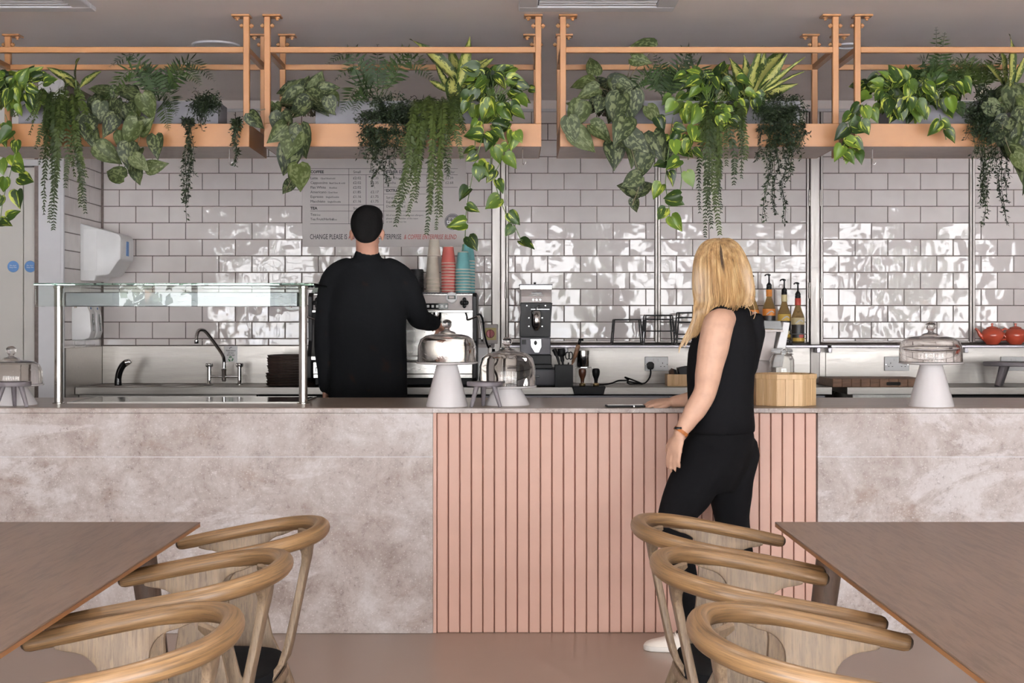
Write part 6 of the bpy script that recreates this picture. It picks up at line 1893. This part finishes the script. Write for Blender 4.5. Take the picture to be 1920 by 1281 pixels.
# shoes
def shoe(ankle, ang, k=1.0):
    """white lace-up pump; toe along +x before rotation"""
    t = bpy.data.objects.new('shoe', None); C.objects.link(t)
    m = MB(); Lf = .245 * k
    prof = []   # (x, half width, top height)
    st = [(-.070, .020, .060), (-.062, .032, .078), (-.040, .036, .088), (-.010, .036, .086), (.020, .037, .078), (.050, .040, .066), (.085, .044, .054), (.120, .044, .045), (.150, .036, .038), (.168, .022, .031), (.176, .006, .024)]
    n = 12; vs = []
    for x, w, h in st:
        for q in range(n + 1):
            a = PI * q / n
            e = .62
            vs.append((x * k, w * k * math.copysign(abs(math.cos(a)) ** e, math.cos(a)), (.016 + (h - .016) * math.sin(a) ** e) * k))
    fs = []
    for j in range(len(st) - 1):
        for q in range(n):
            fs.append((j * (n + 1) + q, j * (n + 1) + q + 1, (j + 1) * (n + 1) + q + 1, (j + 1) * (n + 1) + q))
        fs.append((j * (n + 1), (j + 1) * (n + 1), (j + 1) * (n + 1) + n, j * (n + 1) + n))
    fs.append(tuple(range(n + 1))); fs.append(tuple(reversed(range((len(st) - 1) * (n + 1), len(st) * (n + 1)))))
    m.add(vs, fs)
    up_ = m.build('shoe', 'shoe_white', wm, smooth=60)
    bpy.data.objects.remove(t)
    so = MB()
    outl = [(x * 1.02 * k, (w + .004) * k) for x, w, h in st]
    poly = outl + [(x, -w) for x, w in reversed(outl)]
    so.prism(poly, 0, .020 * k, 'XY', bev=.004)
    so.build('sole', 'shoe_sole', up_, smooth=40)
    la = MB()
    for q in range(4):
        x = .028 + q * .020; h = .079 - q * .009
        la.tube([(x * k, -.026 * k, (h - .010) * k), ((x + .006) * k, 0, (h + .004) * k), (x * k, .026 * k, (h - .010) * k)], .0024, 6)
    la.build('laces', 'shoe_white', up_, smooth=True)
    MB().tube([(-.030 * k, -.0365 * k, .03 * k), (-.026 * k, -.036 * k, .075 * k)], .006, 6, flat=.3).build('side_tab', 'cup_cream', up_)
    MB().tube([(.045 * k, -.006, .073 * k), (.010 * k, 0, .088 * k), (-.012 * k, 0, .110 * k)], [.018, .022, .020], 8, flat=.3, up=(0, 1, 0)).build('tongue', 'cloth_black', up_, smooth=True)
    up_.location = (ankle.x, ankle.y, 0.0005); up_.rotation_euler = (0, 0, ang)
shoe(W(1291, 1200, 5.645), PI - .10)
shoe(W(1402, 1200, 5.81), PI - .35)
# watch
wa = (wL - W(1290, 790, 5.48)).normalized()
wc = wL - wa * .006
b1_ = wa.cross(Vector((0, 1, 0))).normalized(); b2_w = wa.cross(b1_).normalized()
ws = MB(); nseg = 28; vs = []
for dz in (-.0065, .0065):
    for r_ in (.0285, .0305):
        for q in range(nseg):
            a = 2 * PI * q / nseg
            vs.append(wc + wa * dz + (b1_ * math.cos(a) + b2_w * math.sin(a)) * r_)
fs = []
for q in range(nseg):
    q2 = (q + 1) % nseg
    fs += [(nseg + q, nseg + q2, 3 * nseg + q2, 3 * nseg + q), (q, 2 * nseg + q, 2 * nseg + q2, q2), (q, q2, nseg + q2, nseg + q), (2 * nseg + q, 3 * nseg + q, 3 * nseg + q2, 2 * nseg + q2)]
ws.add(vs, fs)
wst = ws.build('watch_strap', 'leather_tan', wm, smooth=40)
fd = Vector((-.62, -.78, .12)); fd = (fd - wa * fd.dot(wa)).normalized()
fx = wa.cross(fd).normalized()
wfm = MB().lathe([(0, .008), (.0125, .008), (.0145, .006), (.015, 0), (0, 0)], n=24)
wfm.build('watch_case', 'black_plastic', wst, smooth=40).matrix_local = Matrix(((wa.x, fx.x, fd.x, 0), (wa.y, fx.y, fd.y, 0), (wa.z, fx.z, fd.z, 0), (0, 0, 0, 1)))
wst.children[0].matrix_local = Matrix.Translation(wc + fd * .030) @ wst.children[0].matrix_local.to_3x3().to_4x4()
dl_ = MB().lathe([(0, .0086), (.0115, .0084), (.0118, .008)], n=20).build('watch_dial', 'white_plastic', wst, smooth=40)
dl_.matrix_local = wst.children[0].matrix_local.copy()
# hair: locks combed from the parting down the back and forward over the left shoulder
def M_hair():
    m = new_mat('hair_blonde', (196, 150, 92), .38, 0, .5); n = NT(m)
    sp = n.t.nodes.new('ShaderNodeSeparateXYZ'); n.link(n.tc.outputs['UV'], sp.inputs[0])
    f = n.noise(n.mapping('UV', (9, 2.2, 1)), 3.0, 4, .6)
    g = n.noise(n.mapping('Object', (60, 60, 6)), 1.0, 4, .6)
    c = n.ramp(g, [(0.3, (112, 84, 54)), (0.48, (172, 138, 94)), (0.72, (212, 184, 140))])
    c = n.mix(n.ramp(sp.outputs['Y'], [(0.0, (.3, .3, .3, 1)), (0.02, (.15, .15, .15, 1)), (0.05, (0, 0, 0, 1))]), c, (62, 46, 34))
    n.color(c); n.bump(g, .25, .003)
    M['hair_blonde'] = m
M_hair()
def ip(tab, y):
    for (y0, v0), (y1, v1) in zip(tab, tab[1:]):
        if y <= y1: return v0 + (v1 - v0) * max(0, (y - y0)) / (y1 - y0)
    return tab[-1][1]
Lc = [(447, 1350), (452, 1328), (462, 1314), (480, 1305), (500, 1302), (540, 1301), (570, 1303), (600, 1299), (620, 1291), (640, 1280), (657, 1272)]
Rc = [(447, 1352), (452, 1372), (462, 1385), (480, 1396), (500, 1404), (520, 1410), (545, 1415), (560, 1416), (575, 1410), (590, 1395), (657, 1345)]
hm = MB(); rh = random.Random(11)
# solid under-layer
ul = []
for y in (449, 455, 464, 480, 500, 520, 540, 556):
    l, r = ip(Lc, y), ip(Rc, y)
    dep_ = {449: .03, 455: .06, 464: .085, 480: .105, 500: .115, 520: .118, 540: .115, 556: .10}[y]
    ul.append((W((l + r) / 2, y, 5.665), Vector(((r - l) / 2 / F * wd * .965, 0, 0)), Vector((0, dep_ * 1.0, 0))))
loft(hm, ul, 28)
def lock(s, ph, wid, yend, layer):
    """s -1..1 across the head, ph +1 camera side / -1 far side"""
    pts = []; y = 448.5
    part = 1353 + 4 * (1 if s > 0 else -1)
    ys = [448.5, 452, 458, 468, 484, 504, 526, 548, 566, 584, 600, 616, 632, 645, 657]
    ys = [q for q in ys if q < yend - 4] + [yend]
    for q in ys:
        l, r = ip(Lc, q), ip(Rc, q)
        c, h = (l + r) / 2, (r - l) / 2
        if q < 452: c = part
        k = max(0, 1 - s * s)
        dd = {True: 5.665}.get(True)
        prof = min(1.0, ((q - 446) / 50.0)) ** .5
        de = (.128 + layer) * prof * math.sqrt(k)
        if q > 556: de = max(.05, de - (q - 556) / 100.0 * .05)
        wob = 1.2 * math.sin(q * .05 + s * 9) * (q > 500)
        front = -.02 if q > 575 else 0
        pts.append(W(c + s * h * .985 + wob, q, 5.665 - ph * de + front * ph))
    path = smooth_path(pts, 3)
    n_ = len(path)
    rs = [wid * (0.55 + .45 * min(1, k / 6)) * (1 - .80 * max(0, (k / (n_ - 1) - .72) / .28)) for k in range(n_)]
    hm.tube(path, rs, 7, flat=.55)
for k in range(74):
    s = -0.995 + 1.99 * k / 73
    if s < -.55: ye = 657 - (s + 1) * 55
    elif s < .1: ye = 632 - (s + .55) * 70
    else: ye = 586 - (s - .1) * 14
    lock(s, 1, .0085, ye + rh.uniform(-7, 5), rh.uniform(0, .008))
for k in range(26):
    s = -.2 + 1.18 * k / 25
    lock(s, -1, .011, 575 - rh.uniform(0, 10), rh.uniform(0, .005))
# a few stray strands on the shoulder
for a in ([(1405, 556), (1413, 572), (1416, 588), (1413, 598)], [(1398, 570), (1406, 582), (1408, 592)], [(1302, 600), (1288, 632), (1276, 652), (1273, 662)], [(1300, 610), (1290, 640), (1283, 652)]):
    hm.tube(smooth_path([W(px, py, 5.56) for px, py in a], 5), .0016, 5)
hairo = hm.build('hair', 'hair_blonde', wm, smooth=70)
M_plain('hair_root', (74, 58, 46), .5, nz=.2, scale=150)
hm = MB()
for k in range(9):
    s_ = -.02 + .012 * k
    lock(s_ + .02, 1, .0034, 492 + rh.uniform(-16, 26), .0170)
hm.build('hair_parting', 'hair_root', hairo, smooth=70, label='dark roots along the parting')

# ---------------------------------------------------------------- the barista
bd_ = 7.32
BO = Vector((X(690, bd_), bd_, 0))
bm2 = thing('person', 'barista with short black hair in a black long-sleeved shirt, back turned, at the coffee machine', 'person', BO)
B = lambda px, py, d=bd_: P(px, py, d) - BO
XA, YA = Vector((1, 0, 0)), Vector((0, 1, 0))
tr = lambda py, pc, w, dpt: (B(pc, py), XA * w, YA * dpt)
body = MB()
loft(body, [tr(800, 690, .165, .11), tr(740, 690, .155, .105), tr(640, 690, .17, .115), tr(560, 690, .185, .12), tr(520, 689, .185, .10), tr(500, 689, .13, .08), tr(486, 689, .07, .06)])
limb(body, [B(690, 500), B(689, 475), B(688, 450, bd_ + .01), B(688, 435, bd_ + .015)], [.078, .060, .058, .05])
bat = head(body, B(688.5, 437, bd_ + .02), Vector((0, 1, -.10)).normalized(), UP, 1.04)
limb(body, [B(640, 515), B(624, 530), B(614, 590), B(611, 640), B(611, 690, bd_ + .04), B(611, 722, bd_ + .05)], [.055, .058, .048, .042, .034, .027])
hand(body, B(611, 724, bd_ + .05), Vector((0, .10, -1)), Vector((-1, .1, 0)), Vector((0, 1, .1)), 1.0, .45, .02)
limb(body, [B(740, 515), B(757, 530), B(776, 570, bd_ + .04), B(785, 598, bd_ + .12), B(805, 606, bd_ + .26), B(818, 607, bd_ + .36)], [.055, .058, .048, .042, .034, .027])
hand(body, B(819, 607, bd_ + .37), Vector((.20, .95, -.15)), Vector((.65, 0, .75)), Vector((-.4, 0, .5)), 1.0, .75, .02)
# legs down to the floor behind the counter
for s in (-1, 1):
    limb(body, [Vector((s * .09, 0, .92)), Vector((s * .10, .01, .52)), Vector((s * .105, -.01, .10))], [.085, .058, .042])
    limb(body, [Vector((s * .105, -.02, .05)), Vector((s * .115, .12, .035)), Vector((s * .12, .19, .03))], [.042, .036, .026])
union(body, 'body', 'skin_barista', bm2, .0065, 3)
face_parts(bat, bm2, 1.04, 'hair_black')
# hair cap, short at the nape
hr = MB()
def hell(f, s, u, rs, rf, ru):
    b = bmesh.new(); bmesh.ops.create_uvsphere(b, u_segments=22, v_segments=14, radius=1)
    bmesh.ops.transform(b, matrix=Matrix.Translation(bat(f, s, u)) @ Matrix.Diagonal((rs * 1.04, rf * 1.04, ru * 1.04, 1)), verts=b.verts)
    hr.bm(b)
hell(-.026, 0, .042, .0815, .098, .094); hell(-.052, 0, .005, .068, .062, .066); hell(.0, .012, .088, .066, .085, .052); hell(-.058, 0, -.022, .052, .044, .040)
for k in range(0):
    a = R(0, 2 * PI); q = bat(-.03 + R(-.06, .08), R(-.06, .06), .125 + R(-.015, .005))
    hr.tube([q, q + Vector((R(-.012, .012), R(-.01, .02), .012))], [.008, .005], 5)
union(hr, 'hair', 'hair_black', bm2, .006, 2)
def M_shirt():
    m = new_mat('shirt_black', (19, 20, 22), .95, 0, .12); n = NT(m)
    f = n.noise(n.mapping('Object'), 7, 3, .6, .8)
    n.color(n.ramp(f, [(0.60, (19, 20, 22)), (0.70, (38, 25, 18))]))
    n.bump(n.noise(n.mapping('Object'), 9, 3, .5), .3, .02)
    M['shirt_black'] = m
M_shirt()
shirt = MB()
loft(shirt, [tr(800, 690, .205, .135), tr(744, 690, .205, .135), tr(690, 690, .203, .135), tr(640, 688, .205, .138), tr(590, 688, .205, .138), tr(550, 688, .205, .13), tr(525, 688, .20, .115), tr(508, 688, .165, .10), tr(497, 689, .115, .085), tr(488, 689, .088, .078)], 28)
limb(shirt, [B(650, 508), B(626, 528), B(613, 590), B(610, 650), B(613, 700, bd_ + .03), B(613, 724, bd_ + .045)], [.07, .072, .062, .058, .050, .044])
limb(shirt, [B(730, 508), B(756, 528), B(775, 568, bd_ + .04), B(784, 594, bd_ + .12), B(800, 603, bd_ + .23), B(812, 606, bd_ + .32)], [.07, .072, .064, .060, .050, .043])
# stand collar
nn = 24; vs = []
limb(shirt, [B(689, 500), B(689, 492, bd_ + .004), B(688.5, 484, bd_ + .006)], [.095, .080, .072])
union(shirt, 'shirt', 'shirt_black', bm2, .010, 4)
tz_ = MB()
loft(tz_, [(Vector((0, 0, .80)), XA * .17, YA * .125), (Vector((0, 0, .90)), XA * .19, YA * .13), (Vector((0, 0, 1.0)), XA * .185, YA * .125)], 24)
for s in (-1, 1): limb(tz_, [Vector((s * .09, 0, .88)), Vector((s * .10, .01, .50)), Vector((s * .105, -.01, .10))], [.105, .078, .065])
union(tz_, 'trousers', 'cloth_black', bm2, .012, 3)
for s in (-1, 1):
    MB().tube([(s * .105, -.07, .04), (s * .107, .0, .045), (s * .115, .12, .04), (s * .12, .21, .03)], [.042, .048, .044, .030], 14, round_ends=True, flat=.95).build('shoe', 'black_plastic', bm2, smooth=60)
